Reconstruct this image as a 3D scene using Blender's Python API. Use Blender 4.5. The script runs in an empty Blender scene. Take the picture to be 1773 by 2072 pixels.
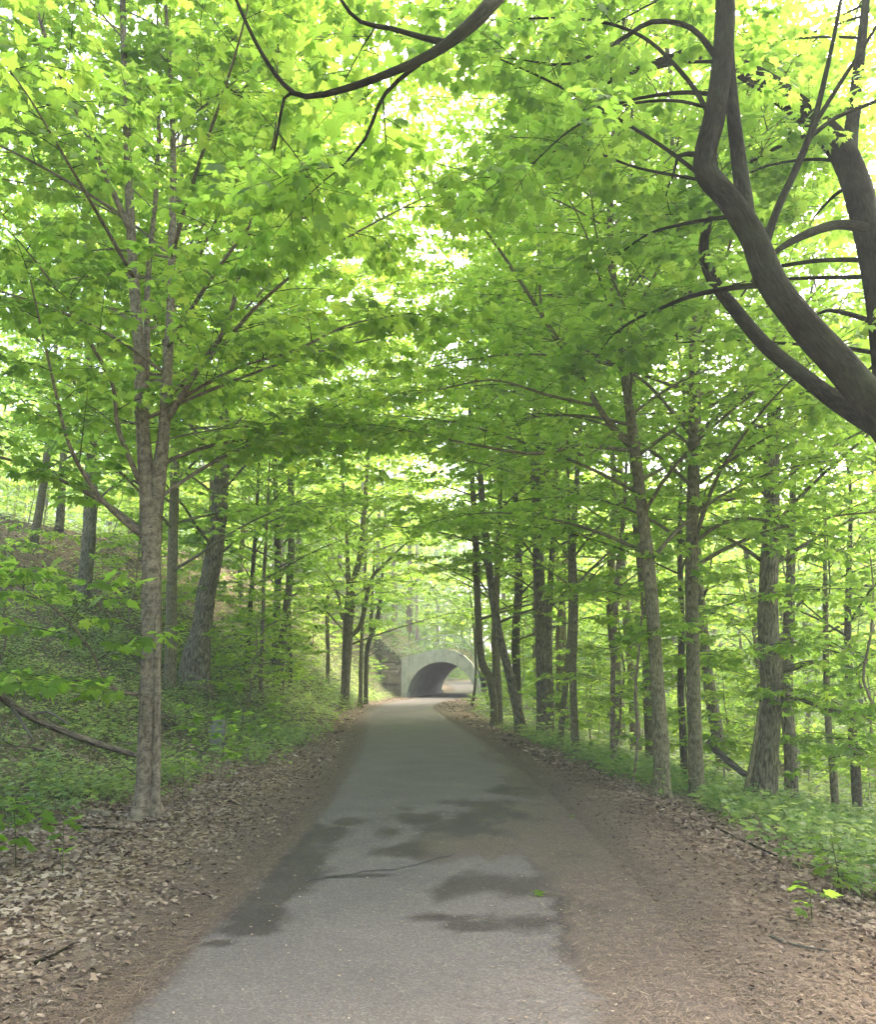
import bpy, math
import numpy as np
from math import radians as R

# ------------------------------------------------------------------ basics
scene = bpy.context.scene
COL = scene.collection
RNG = np.random.default_rng(7)

HAZE = 0.0021
FPX, CX, CY, TILT, CAMZ = 1667.0, 886.5, 1036.0, R(11.3), 1.5
FWD = np.array([0, math.cos(TILT), math.sin(TILT)])
UPC = np.array([0, -math.sin(TILT), math.cos(TILT)])
RGT = np.array([1.0, 0, 0])
UP = np.array([0, 0, 1.0])


def P(px, py, Y):
    """point of the place seen at photo position (1773 px wide) and Y metres ahead"""
    d = FWD + RGT * (px - CX) / FPX - UPC * (py - CY) / FPX
    return np.array([0, 0, CAMZ]) + d * (Y / d[1])


def W(px, Y):
    return px / FPX * Y * 0.89


def G0(px, py):
    """point on the level ground (z=0)"""
    d = FWD + RGT * (px - CX) / FPX - UPC * (py - CY) / FPX
    t = -CAMZ / d[2]
    return d[0] * t, d[1] * t


def nrm(a):
    return a / np.maximum(np.linalg.norm(a, axis=-1, keepdims=True), 1e-9)


def hash01(ix, iy, iz, seed):
    h = (ix.astype(np.int64) * 374761393 + iy.astype(np.int64) * 668265263 + iz.astype(np.int64) * 2147483647 + seed * 1274126177) & 0xFFFFFFFF
    h = ((h ^ (h >> 13)) * 1274126177) & 0xFFFFFFFF
    h = h ^ (h >> 16)
    return (h & 0xFFFF) / 65535.0


def vnoise(x, y, z=None, seed=0):
    x = np.asarray(x, float); y = np.asarray(y, float)
    z = np.zeros_like(x) if z is None else np.asarray(z, float)
    xi, yi, zi = np.floor(x), np.floor(y), np.floor(z)
    fx, fy, fz = x - xi, y - yi, z - zi
    fx, fy, fz = [f * f * (3 - 2 * f) for f in (fx, fy, fz)]
    o = 0
    for a in (0, 1):
        for b in (0, 1):
            for c in (0, 1):
                w = (fx if a else 1 - fx) * (fy if b else 1 - fy) * (fz if c else 1 - fz)
                o = o + w * hash01(xi + a, yi + b, zi + c, seed)
    return o


def fbm(x, y, z=None, seed=0, oct=3):
    o, a, s = 0, 0.5, 1.0
    for k in range(oct):
        o = o + a * vnoise(np.asarray(x) * s, np.asarray(y) * s, None if z is None else np.asarray(z) * s, seed + k)
        a *= 0.5; s *= 2.03
    return o / (1 - 0.5 ** oct)


# ------------------------------------------------------------------ geometry collector
class Geo:
    def __init__(s):
        s.v, s.f, s.t, s.uv, s.n = [], [], [], [], 0

    def add(s, V, F, tint=0.5, uv=None, mat=0, smooth=False):
        V = np.asarray(V, float).reshape(-1, 3); F = np.asarray(F, np.int64)
        s.v.append(V); s.f.append((F + s.n, mat, smooth))
        s.t.append(np.broadcast_to(np.asarray(tint, float), (len(V),)))
        s.uv.append(np.zeros((len(V), 2)) if uv is None else np.asarray(uv, float))
        s.n += len(V)

    def build(s, name, mats, parent=None, origin=None):
        me = bpy.data.meshes.new(name)
        V = np.concatenate(s.v) if s.v else np.zeros((0, 3))
        if origin is not None:
            V = V - np.asarray(origin)
        loops = np.concatenate([f.ravel() for f, _, _ in s.f])
        sizes = np.concatenate([np.full(len(f), f.shape[1]) for f, _, _ in s.f])
        mi = np.concatenate([np.full(len(f), m) for f, m, _ in s.f])
        sm = np.concatenate([np.full(len(f), k) for f, _, k in s.f])
        me.vertices.add(len(V)); me.vertices.foreach_set('co', V.astype(np.float32).ravel())
        me.loops.add(len(loops)); me.loops.foreach_set('vertex_index', loops.astype(np.int32))
        me.polygons.add(len(sizes))
        st = np.concatenate([[0], np.cumsum(sizes)[:-1]])
        me.polygons.foreach_set('loop_start', st.astype(np.int32))
        me.polygons.foreach_set('material_index', mi.astype(np.int32))
        me.polygons.foreach_set('use_smooth', sm.astype(bool))
        a = me.attributes.new('tint', 'FLOAT', 'POINT'); a.data.foreach_set('value', np.concatenate(s.t).astype(np.float32))
        uv = np.concatenate(s.uv); u3 = np.zeros((len(uv), 3), np.float32); u3[:, :2] = uv
        a = me.attributes.new('buv', 'FLOAT_VECTOR', 'POINT'); a.data.foreach_set('vector', u3.ravel())
        me.update(calc_edges=True); me.validate()
        for m in (mats if isinstance(mats, (list, tuple)) else [mats]):
            me.materials.append(m)
        o = bpy.data.objects.new(name, me); COL.objects.link(o)
        if parent is not None:
            o.parent = parent
        elif origin is not None:
            o.location = origin
        return o


def tag(o, label=None, cat=None, group=None, kind=None):
    for k, v in (('label', label), ('category', cat), ('group', group), ('kind', kind)):
        if v:
            o[k] = v
    return o


def empty(name, loc, label, cat, group=None):
    o = bpy.data.objects.new(name, None); COL.objects.link(o)
    o.empty_display_size = 0.2
    o.location = loc
    return tag(o, label, cat, group)


def catmull(pts, step):
    pts = np.asarray(pts, float)
    Q = np.vstack([2 * pts[0] - pts[1], pts, 2 * pts[-1] - pts[-2]])
    out = []
    for i in range(1, len(Q) - 2):
        p0, p1, p2, p3 = Q[i - 1], Q[i], Q[i + 1], Q[i + 2]
        n = max(2, int(np.linalg.norm((p2 - p1)[:3]) / step))
        t = np.linspace(0, 1, n, endpoint=False)[:, None]
        out.append(0.5 * ((2 * p1) + (-p0 + p2) * t + (2 * p0 - 5 * p1 + 4 * p2 - p3) * t ** 2 + (-p0 + 3 * p1 - 3 * p2 + p3) * t ** 3))
    out.append(Q[-2][None])
    return np.vstack(out)


def tube(g, pts4, sides=12, step=0.12, ridge=0.05, flare=0.0, seed=0, mat=0, cap=True, knots=True):
    """pts4: rows x,y,z,radius. A round bark-covered limb with bumps, ridges and, with flare, root buttresses."""
    C = catmull(pts4, step)
    c, r = C[:, :3], np.maximum(C[:, 3], 0.002)
    tan = nrm(np.gradient(c, axis=0))
    a = nrm(np.cross(tan[0], [0.3, 1, 0.11])); A = [a]
    for k in range(1, len(c)):
        a = nrm(a - tan[k] * np.dot(a, tan[k])); A.append(a)
    A = np.array(A); B = np.cross(tan, A)
    L = np.concatenate([[0], np.cumsum(np.linalg.norm(np.diff(c, axis=0), axis=1))])
    th = np.linspace(0, 2 * np.pi, sides + 1)
    TH, LL = np.meshgrid(th, L)
    ct, sn = np.cos(TH), np.sin(TH)
    RR = r[:, None] * (1 + ridge * (fbm(ct * 2.2 + 9, sn * 2.2 + 9, LL * 1.6, seed, 3) - 0.5) * 2
                       + (0.5 * ridge * (fbm(ct * 6, sn * 6 + 5, LL * 0.9, seed + 9, 2) - 0.5) * 2))
    if knots:
        RR = RR * (1 + 0.10 * np.maximum(0, fbm(ct * 1.2 + 3, sn * 1.2, LL * 2.6, seed + 31, 2) - 0.62) * 5)
    if flare:
        lob = 0.6 + 0.5 * np.sin(3 * TH + seed) + 0.25 * np.sin(5 * TH + 2 * seed)
        RR = RR * (1 + flare * np.exp(-LL / (0.10 + 0.55 * r[0])) * lob)
    V = c[:, None] + RR[..., None] * (ct[..., None] * A[:, None] + sn[..., None] * B[:, None])
    n, m = V.shape[:2]
    i = np.arange(n - 1)[:, None] * m + np.arange(m - 1)[None]
    F = np.stack([i, i + 1, i + m + 1, i + m], -1).reshape(-1, 4)
    uv = np.stack([TH * np.maximum(r.mean(), 0.03), LL], -1).reshape(-1, 2)
    g.add(V.reshape(-1, 3), F, 0.5, uv, mat, True)
    if cap:
        k = g.n
        g.add(np.vstack([V[-1], c[-1:] + tan[-1:] * r[-1] * 0.6]), np.array([[j, j + 1, m] for j in range(m - 1)]), 0.5, None, mat, True)
    return C


def tubes_batch(g, Q, r0, r1, sides=4, mat=0):
    """Q (S,K,3) many thin twigs at once"""
    S, K = Q.shape[:2]
    if S == 0:
        return
    d = nrm(Q[:, -1] - Q[:, 0])
    a = nrm(np.cross(d, [0.05, 0.02, 1.0])); b = np.cross(d, a)
    th = np.linspace(0, 2 * np.pi, sides, endpoint=False)
    rad = np.asarray(r0)[:, None] + (np.asarray(r1) - np.asarray(r0))[:, None] * np.linspace(0, 1, K)[None]
    off = np.cos(th)[None, :, None] * a[:, None] + np.sin(th)[None, :, None] * b[:, None]
    V = Q[:, :, None] + rad[..., None, None] * off[:, None]
    base = np.arange(S)[:, None, None] * K * sides + np.arange(K - 1)[None, :, None] * sides
    j = np.arange(sides)[None, None]
    jn = (j + 1) % sides
    F = np.stack([base + j, base + jn, base + jn + sides, base + j + sides], -1).reshape(-1, 4)
    g.add(V.reshape(-1, 3), F, 0.5, None, mat, True)


# ------------------------------------------------------------------ leaf templates
def fan(half, centre, curl):
    pts = half + [(-x, y) for x, y in half[-2:0:-1]] if half[-1][0] == 0 else half
    pts = np.array([centre] + pts, float)
    z = -curl * (pts[:, 0] ** 2 * 1.3 + np.maximum(pts[:, 1] - centre[1], 0) ** 2 * 0.9) + 0.10 * np.abs(pts[:, 0])
    V = np.column_stack([pts, z])
    n = len(pts) - 1
    F = np.array([[0, 1 + i, 1 + (i + 1) % n] for i in range(n)])
    return V, F


MAPLE = fan([(0, 0), (0.16, -0.09), (0.42, -0.08), (0.36, 0.09), (0.66, 0.30), (0.49, 0.33), (0.53, 0.58), (0.27, 0.46), (0.22, 0.70), (0.11, 0.70), (0, 1.0)], (0, 0.28), 0.45)
MAPLE2 = fan([(0, 0), (0.40, -0.08), (0.34, 0.10), (0.64, 0.32), (0.42, 0.38), (0.48, 0.58), (0.20, 0.50), (0, 1.0)], (0, 0.28), 0.45)
MAPLE3 = fan([(0, 0), (0.45, -0.02), (0.32, 0.16), (0.62, 0.46), (0.20, 0.50), (0, 1.0)], (0, 0.28), 0.5)
OVAL = fan([(0, 0), (0.20, 0.18), (0.27, 0.42), (0.17, 0.72), (0, 1.0)], (0, 0.45), 0.5)
OVAL2 = fan([(0, 0), (0.27, 0.40), (0, 1.0)], (0, 0.45), 0.5)


def add_leaves(g, tpl, pos, ydir, nor, size, tint, mat=0, rng=RNG):
    N = len(pos)
    if N == 0:
        return
    tv, tf = tpl
    Y = nrm(ydir); X = nrm(np.cross(Y, nor)); Z = np.cross(X, Y)
    size = np.asarray(size)
    sx = rng.uniform(0.82, 1.15, N); cz = rng.uniform(-0.1, 1.7, N)
    V = pos[:, None] + size[:, None, None] * (tv[None, :, 0, None] * (X * sx[:, None])[:, None] + tv[None, :, 1, None] * Y[:, None] + (tv[None, :, 2] * cz[:, None])[..., None] * Z[:, None])
    F = (tf[None] + (np.arange(N) * len(tv))[:, None, None]).reshape(-1, 3)
    g.add(V.reshape(-1, 3), F, np.repeat(np.clip(tint, 0, 1), len(tv)), None, mat)


# ------------------------------------------------------------------ materials
def newmat(name):
    m = bpy.data.materials.new(name); m.use_nodes = True
    nt = m.node_tree; nt.nodes.clear()
    out = nt.nodes.new('ShaderNodeOutputMaterial')
    return m, nt, out


def node(nt, typ, **kw):
    n = nt.nodes.new(typ)
    for k, v in kw.items():
        if k.startswith('i_'):
            n.inputs[k[2:].replace('_', ' ')].default_value = v
        else:
            setattr(n, k, v)
    return n


def ramp(nt, stops, src):
    n = nt.nodes.new('ShaderNodeValToRGB')
    e = n.color_ramp.elements
    while len(e) < len(stops):
        e.new(0.5)
    for k, (p, c) in enumerate(stops):
        e[k].position = p; e[k].color = (*c, 1) if len(c) == 3 else c
    nt.links.new(src, n.inputs['Fac'])
    return n.outputs['Color']


def mixc(nt, fac, a, b, mode='MIX'):
    n = nt.nodes.new('ShaderNodeMix'); n.data_type = 'RGBA'; n.blend_type = mode; n.clamp_factor = True
    for s, v in ((n.inputs[0], fac), (n.inputs[6], a), (n.inputs[7], b)):
        if isinstance(v, (int, float)):
            s.default_value = v
        elif isinstance(v, tuple):
            s.default_value = (*v, 1)
        else:
            nt.links.new(v, s)
    return n.outputs[2]


def math_(nt, op, a, b=0.0, c=None):
    n = nt.nodes.new('ShaderNodeMath'); n.operation = op
    for s, v in zip(n.inputs, (a, b, c)):
        if v is None:
            continue
        if isinstance(v, (int, float)):
            s.default_value = v
        else:
            nt.links.new(v, s)
    return n.outputs[0]


def attr(nt, name, out='Fac'):
    n = nt.nodes.new('ShaderNodeAttribute'); n.attribute_name = name
    return n.outputs[out]


def noise(nt, vec, scale, detail=3, rough=0.55, dist=0.0):
    n = nt.nodes.new('ShaderNodeTexNoise')
    n.inputs['Scale'].default_value = scale; n.inputs['Detail'].default_value = detail
    n.inputs['Roughness'].default_value = rough; n.inputs['Distortion'].default_value = dist
    if vec is not None:
        nt.links.new(vec, n.inputs['Vector'])
    return n.outputs['Fac']


def coords(nt, which='Object', scale=None):
    n = nt.nodes.new('ShaderNodeTexCoord'); o = n.outputs[which]
    if scale:
        mp = nt.nodes.new('ShaderNodeMapping'); mp.inputs['Scale'].default_value = scale
        nt.links.new(o, mp.inputs['Vector']); o = mp.outputs['Vector']
    return o


def finish(nt, out, col, rough=0.8, bump=None, bstr=0.3, bdist=0.01, spec=0.3):
    b = nt.nodes.new('ShaderNodeBsdfPrincipled')
    b.inputs['Specular IOR Level'].default_value = spec
    if isinstance(col, tuple):
        b.inputs['Base Color'].default_value = (*col, 1)
    else:
        nt.links.new(col, b.inputs['Base Color'])
    if isinstance(rough, (int, float)):
        b.inputs['Roughness'].default_value = rough
    else:
        nt.links.new(rough, b.inputs['Roughness'])
    if bump is not None:
        bn = nt.nodes.new('ShaderNodeBump'); bn.inputs['Strength'].default_value = bstr; bn.inputs['Distance'].default_value = bdist
        nt.links.new(bump, bn.inputs['Height']); nt.links.new(bn.outputs['Normal'], b.inputs['Normal'])
    nt.links.new(b.outputs[0], out.inputs['Surface'])
    return b


def leaf_mat(name, stops, tstops, trans=0.5, gloss=0.25):
    m, nt, out = newmat(name)
    t = attr(nt, 'tint')
    oi = nt.nodes.new('ShaderNodeObjectInfo')
    t2 = math_(nt, 'ADD', t, math_(nt, 'MULTIPLY', math_(nt, 'SUBTRACT', oi.outputs['Random'], 0.5), 0.3))
    c1 = ramp(nt, stops, t2); c2 = ramp(nt, tstops, t2)
    b = nt.nodes.new('ShaderNodeBsdfPrincipled')
    b.inputs['Roughness'].default_value = 0.5; b.inputs['Specular IOR Level'].default_value = gloss
    nt.links.new(c1, b.inputs['Base Color'])
    tr = nt.nodes.new('ShaderNodeBsdfTranslucent'); nt.links.new(c2, tr.inputs['Color'])
    mx = nt.nodes.new('ShaderNodeMixShader'); mx.inputs[0].default_value = trans
    nt.links.new(b.outputs[0], mx.inputs[1]); nt.links.new(tr.outputs[0], mx.inputs[2])
    nt.links.new(mx.outputs[0], out.inputs['Surface'])
    return m


def bark_mat(name, dark, mid, light, lent=0.0, moss=0.25, su=7.0, sv=2.0, furrow=0.5):
    m, nt, out = newmat(name)
    uv = attr(nt, 'buv', 'Vector')
    mp = nt.nodes.new('ShaderNodeMapping'); mp.inputs['Scale'].default_value = (su, sv, 1); nt.links.new(uv, mp.inputs['Vector'])
    n1 = noise(nt, mp.outputs['Vector'], 6.0, 6, 0.65, 0.4)
    mp2 = nt.nodes.new('ShaderNodeMapping'); mp2.inputs['Scale'].default_value = (su * 0.25, sv * 0.9, 1); nt.links.new(uv, mp2.inputs['Vector'])
    n2 = noise(nt, mp2.outputs['Vector'], 2.2, 4, 0.6)
    c = ramp(nt, [(0.38, dark), (0.50, mid), (0.64, light)], n1)
    c = mixc(nt, 0.7, c, ramp(nt, [(0.3, (0.55, 0.55, 0.55)), (0.7, (1.25, 1.22, 1.15))], n2), 'MULTIPLY')
    if lent:
        mp3 = nt.nodes.new('ShaderNodeMapping'); mp3.inputs['Scale'].default_value = (9, 22, 1); nt.links.new(uv, mp3.inputs['Vector'])
        n3 = noise(nt, mp3.outputs['Vector'], 3.0, 3, 0.6)
        c = mixc(nt, math_(nt, 'MULTIPLY', ramp(nt, [(0.56, (0, 0, 0)), (0.66, (1, 1, 1))], n3), lent), c, (0.035, 0.03, 0.024))
    gm = noise(nt, coords(nt), 1.7, 4, 0.6)
    c = mixc(nt, math_(nt, 'MULTIPLY', ramp(nt, [(0.42, (0, 0, 0)), (0.7, (1, 1, 1))], gm), moss), c, (0.085, 0.10, 0.04))
    finish(nt, out, c, 0.92, n1, furrow, 0.02, 0.06)
    return m


MAT = {}
LD = [(0.0, (0.040, 0.090, 0.012)), (0.5, (0.072, 0.155, 0.018)), (1.0, (0.125, 0.210, 0.024))]
LT = [(0.0, (0.23, 0.41, 0.04)), (0.5, (0.38, 0.59, 0.065)), (1.0, (0.54, 0.69, 0.09))]
MAT['leaf'] = leaf_mat('maple leaf', LD, LT, 0.64)
MAT['herb'] = leaf_mat('herb leaf', [(0.0, (0.035, 0.085, 0.020)), (0.5, (0.105, 0.180, 0.045)), (1.0, (0.19, 0.26, 0.075))],
                       [(0.0, (0.13, 0.30, 0.04)), (0.5, (0.34, 0.52, 0.10)), (1.0, (0.54, 0.66, 0.16))], 0.42)
MAT['stem'] = bark_mat('green stem', (0.05, 0.06, 0.02), (0.09, 0.10, 0.035), (0.13, 0.14, 0.05))
MAT['twig'] = bark_mat('twig bark', (0.03, 0.026, 0.02), (0.06, 0.052, 0.038), (0.10, 0.088, 0.06))
MAT['bark_grey'] = bark_mat('grey maple bark', (0.11, 0.088, 0.060), (0.20, 0.160, 0.112), (0.285, 0.232, 0.165), 0.75, 0.12, 5, 2.5, 0.35)
MAT['bark'] = bark_mat('olive brown bark', (0.070, 0.062, 0.032), (0.160, 0.140, 0.078), (0.25, 0.22, 0.13), 0.2, 0.35, 9, 2.2, 0.6)
MAT['bark_dark'] = bark_mat('dark brown bark', (0.009, 0.0075, 0.004), (0.022, 0.0185, 0.010), (0.048, 0.041, 0.022), 0.0, 0.3, 10, 1.6, 1.0)  # near-black brown tones, deeply furrowed
MAT['bark_mid'] = bark_mat('mid brown bark', (0.035, 0.030, 0.018), (0.085, 0.073, 0.045), (0.15, 0.13, 0.085), 0.0, 0.3, 8, 2.0, 0.7)  # brown bark in its own tone, between the dark and olive ones
MAT['bark_rough'] = bark_mat('deep furrowed bark', (0.050, 0.044, 0.025), (0.150, 0.132, 0.080), (0.27, 0.24, 0.16), 0.0, 0.25, 6, 1.1, 1.0)
MAT['dead'] = bark_mat('dead grey wood', (0.06, 0.05, 0.04), (0.15, 0.13, 0.10), (0.27, 0.24, 0.20), 0.0, 0.15, 8, 1.2, 0.6)


def litter_leaf_mat():
    m, nt, out = newmat('dry leaf')
    c = ramp(nt, [(0.0, (0.058, 0.040, 0.028)), (0.35, (0.140, 0.098, 0.068)), (0.65, (0.235, 0.175, 0.122)), (0.88, (0.34, 0.27, 0.20)), (1.0, (0.44, 0.38, 0.31))], attr(nt, 'tint'))
    finish(nt, out, c, 0.75, None, spec=0.2)
    return m


MAT['litter'] = litter_leaf_mat()

# ------------------------------------------------------------------ lie of the land
_cy = np.array([-6, 4, 7, 11.5, 20, 32, 42, 50, 57, 60, 64, 70, 80, 100, 115, 130, 400.])
_cx = np.array([0, -0.05, 0.03, 0.0, -0.38, -1.2, -1.65, -1.35, -0.5, 0.1, 1.1, 2.4, 3.0, 2.3, 5.0, 10.0, 60.])
_cs = catmull(np.column_stack([_cy, _cx, 0 * _cx]), 0.5)
PW = 1.42


def path_x(y):
    return np.interp(y, _cs[:, 0], _cs[:, 1])


def path_z(y):
    return np.interp(y, [-10, 56, 62, 72, 90, 105, 130, 400], [0, 0, 0.03, 0.18, 0.65, 0.85, 0.9, 1.0])


def veg_right(y):
    return np.interp(y, [-5, 4, 5.8, 11, 14, 26, 40, 56, 70, 90, 400], [3.2, 3.1, 2.95, 3.0, 2.6, 1.75, 1.3, 2.6, 6, 6.5, 60])


def smax(a, k):
    return 0.5 * (a + np.sqrt(a * a + k * k))


def height(x, y):
    x = np.asarray(x, float); y = np.asarray(y, float)
    pz = path_z(y)
    s = path_x(y) - PW - x                    # left of the left edge
    slope = np.interp(y, [0, 12, 24, 38, 48, 60, 80, 120], [0.34, 0.42, 0.58, 0.95, 1.25, 1.2, 0.6, 0.3])
    s0 = np.interp(y, [0, 10, 24, 40, 56, 62, 75], [3.6, 3.2, 1.9, 1.5, 1.9, 2.2, 1.2])
    hl = slope * (smax(s - s0, 1.0) - 0.25)
    hl = hl * (s > 0) * np.clip(s / 1.5, 0, 1)
    top = np.interp(y, [0, 30, 45, 60, 90], [6.5, 7.5, 8.5, 9.0, 7.0]) + 0.06 * np.maximum(s - 12, 0)
    hl = top - smax(top - hl, 1.6) if np.ndim(hl) == 0 else np.where(hl > 0.02, top - smax(top - hl, 1.6) + 0.1 * np.clip(hl, 0, 1) * 0, 0)
    kb = np.clip((y - 57.8) / 3.0, 0, 1) * np.clip((76 - y) / 4, 0, 1); kb = kb * kb * (3 - 2 * kb)
    ks = np.clip((s - 3.1) / 1.5, 0, 1); ks = ks * ks * (3 - 2 * ks)
    bank = np.minimum(2.7 + 0.85 * (s - 1.9), 9.5)
    hl = hl + kb * ks * np.maximum(bank - hl, 0)
    sr = x - np.maximum(veg_right(y) - 0.35, path_x(y) + PW + 0.4)
    rs = np.interp(y, [0, 15, 40, 60, 80], [0.28, 0.24, 0.26, 0.30, 0.12])
    hr = -rs * (smax(sr, 0.8) - 0.2) * (sr > -1.5)
    floor = -5.0 + 0.03 * np.maximum(y - 40, 0)
    hr = np.maximum(hr, -1e9)
    hr = floor + smax(hr - floor, 1.5) - 0.10
    hr = np.where(sr > -1.5, np.minimum(hr, 0.02), 0)
    e = np.maximum(s, x - path_x(y) - PW)     # distance outside the path
    lump = (fbm(x * 0.9, y * 0.9, None, 5) - 0.5) * np.clip((e - 1.6) * 0.12, 0, 0.35) + (fbm(x * 5, y * 5, None, 11) - 0.5) * 0.07 * np.clip(e * 1.5, 0, 1)
    shoulder = 0.035 * np.clip(e / 0.25, 0, 1)
    return pz + np.maximum(hl, 0) + hr + lump + shoulder - 0.03 * (e < 0.02)


# ------------------------------------------------------------------ ground
def graded(lo, hi, fine, a, b, grow=1.09, cap=6.0):
    out = list(np.arange(a, b, fine))
    st, p = fine, out[-1]
    while p < hi:
        st = min(st * grow, cap); p += st; out.append(p)
    st, p = fine, a
    while p > lo:
        st = min(st * grow, cap); p -= st; out.insert(0, p)
    return np.array(out)


gx = graded(-260, 260, 0.07, -5.5, 4.5)
gy = graded(-12, 420, 0.09, 2.5, 13, 1.035, 5.0)
GX, GY = np.meshgrid(gx, gy)
GZ = height(GX, GY)
g = Geo()
nx = len(gx)
ii = np.arange(len(gy) - 1)[:, None] * nx + np.arange(nx - 1)[None]
s_l = path_x(GY) - PW - GX
s_r = GX - path_x(GY) - PW
# wear of the ground: how much fine needle litter (buv.x), how much dark soil (buv.y), how green (tint)
edge = np.maximum(s_l, s_r)
soil2 = np.clip((GX - path_x(GY) - PW - 0.25) / 0.9, 0, 1) * (GX < veg_right(GY) + 0.3) * np.clip(fbm(GX * 0.9, GY * 0.9, None, 28) * 2.2 - 0.5, 0, 1) * 0.75
need = np.clip(1.25 - np.abs(edge) / (0.55 + 0.5 * fbm(GX * 0.8, GY * 0.8, None, 3)), 0, 1)
soil = np.exp(-((GX - (veg_right(GY) - 0.35)) / 0.45) ** 2) * (GY < 30) * np.clip(fbm(GX * 1.3, GY * 1.3, None, 8) * 1.6 - 0.2, 0, 1)
soil = np.maximum(soil, soil2)
green = np.clip((GX - veg_right(GY)) / 0.6, 0, 1) * 0.9 + np.clip((s_l - np.interp(GY, [0, 9, 20, 60], [3.2, 2.6, 1.0, 0.9])) / 0.8, 0, 1) * np.clip(1.5 - GZ / 3.0, 0.15, 0.8)
g.add(np.stack([GX, GY, GZ], -1).reshape(-1, 3), np.stack([ii, ii + 1, ii + nx + 1, ii + nx], -1).reshape(-1, 4), green.ravel(), np.stack([need, soil], -1).reshape(-1, 2), 0, True)


def ground_mat():
    m, nt, out = newmat('leaf litter ground')
    co = coords(nt)
    v = nt.nodes.new('ShaderNodeTexVoronoi'); v.inputs['Scale'].default_value = 26; v.inputs['Randomness'].default_value = 1
    wn = nt.nodes.new('ShaderNodeTexNoise'); wn.inputs['Scale'].default_value = 14; nt.links.new(co, wn.inputs['Vector'])
    nt.links.new(mixc(nt, 0.06, co, wn.outputs['Color']), v.inputs['Vector'])
    sep = nt.nodes.new('ShaderNodeSeparateColor'); nt.links.new(v.outputs['Color'], sep.inputs[0])
    lit = ramp(nt, [(0.0, (0.05, 0.033, 0.022)), (0.4, (0.125, 0.085, 0.056)), (0.75, (0.21, 0.15, 0.10)), (1.0, (0.35, 0.28, 0.20))], sep.outputs[0])
    big = noise(nt, co, 0.8, 4)
    lit = mixc(nt, 0.6, lit, ramp(nt, [(0.3, (0.6, 0.56, 0.52)), (0.7, (1.2, 1.17, 1.12))], big), 'MULTIPLY')
    fine = noise(nt, co, 90, 3, 0.7)
    ndl = ramp(nt, [(0.36, (0.050, 0.035, 0.024)), (0.52, (0.108, 0.084, 0.064)), (0.66, (0.19, 0.152, 0.118))], fine)
    bu = nt.nodes.new('ShaderNodeSeparateXYZ'); nt.links.new(attr(nt, 'buv', 'Vector'), bu.inputs[0])
    c = mixc(nt, bu.outputs[0], lit, ndl)
    c = mixc(nt, math_(nt, 'MULTIPLY', bu.outputs[1], 0.85), c, (0.035, 0.026, 0.019))
    gn = noise(nt, co, 9, 4, 0.7)
    c = mixc(nt, math_(nt, 'MULTIPLY', attr(nt, 'tint'), ramp(nt, [(0.35, (0, 0, 0)), (0.6, (1, 1, 1))], gn)), c, (0.07, 0.12, 0.03))
    hgt = math_(nt, 'ADD', math_(nt, 'MULTIPLY', v.outputs['Distance'], 0.6), fine)
    finish(nt, out, c, 0.95, hgt, 0.6, 0.02, 0.1)
    return m


MAT['ground'] = ground_mat()
ground = g.build('ground', MAT['ground']); tag(ground, 'leaf strewn woodland ground rising to a steep bank at left and falling away at right', kind='structure')

# ------------------------------------------------------------------ path
py = graded(-4, 135, 0.035, 3.4, 10.5, 1.02, 0.8)
pu = np.linspace(-PW - 0.12, PW + 0.12, 84)
PU, PY = np.meshgrid(pu, py)
PXX = path_x(PY) + PU
PZ = path_z(PY) + 0.012 + 0.02 * (1 - (PU / PW) ** 2)


def blob(pts, X, Y):
    """soft ellipses given in photo pixels, laid on the level ground"""
    o = np.zeros_like(X)
    wob = (fbm(X * 4.5, Y * 2.4, None, 21, 6) - 0.5) * 3.6
    for px_, py_, rx, ry in pts:
        x0, y0 = G0(px_, py_); x1, _ = G0(px_ + rx, py_)
        ya = G0(px_, py_ - ry)[1]; yb = G0(px_, py_ + ry)[1]
        d = ((X - x0) / abs(x1 - x0)) ** 2 + ((Y - y0) / (abs(ya - yb) / 2)) ** 2
        o = np.maximum(o, np.clip((1.25 - np.sqrt(d) + wob * 0.6 + 0.38) / 1.0, 0, 1))
    return o


damp = blob([(655, 1690, 45, 24), (610, 1735, 55, 26), (590, 1780, 50, 26), (545, 1815, 50, 24), (520, 1850, 50, 22), (490, 1885, 45, 16),
             (440, 1915, 40, 8), (700, 1668, 40, 8), (790, 1690, 30, 14), (850, 1660, 60, 14), (960, 1690, 110, 34), (1050, 1660, 100, 28), (980, 1630, 60, 8), (1130, 1720, 80, 40),
             (850, 1725, 60, 14), (930, 1805, 60, 20), (1020, 1800, 80, 22), (1120, 1800, 60, 24), (900, 1868, 60, 8), (960, 1885, 80, 12), (1080, 1875, 90, 22), (1190, 1850, 80, 60),
             (1210, 1930, 60, 60), (1060, 1600, 50, 10), (1000, 1530, 30, 5), (800, 1449, 62, 8), (780, 1457, 45, 5), (880, 1450, 30, 5), (720, 1780, 70, 3)], PXX, PY)
brown = blob([(1000, 1715, 130, 26), (1130, 1700, 120, 40), (1220, 1800, 90, 50), (1270, 1900, 100, 70), (1290, 2000, 90, 90), (1330, 2070, 110, 60), (1120, 1640, 60, 24), (1060, 1580, 40, 16), (1010, 1530, 26, 10)], PXX, PY)
eL = np.clip(1 - (PU + PW) / (0.06 + 0.22 * fbm(PXX * 2, PY * 2, None, 4)), 0, 1)
eR = np.clip(1 - (PW - PU) / (0.10 + np.interp(PY, [0, 6, 12, 25], [0.75, 0.75, 0.35, 0.2]) * fbm(PXX * 1.2, PY * 1.2, None, 6)), 0, 1)
brown = np.maximum(brown * 0.85, np.maximum(eL, eR))
g = Geo(); n_ = len(pu)
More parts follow.
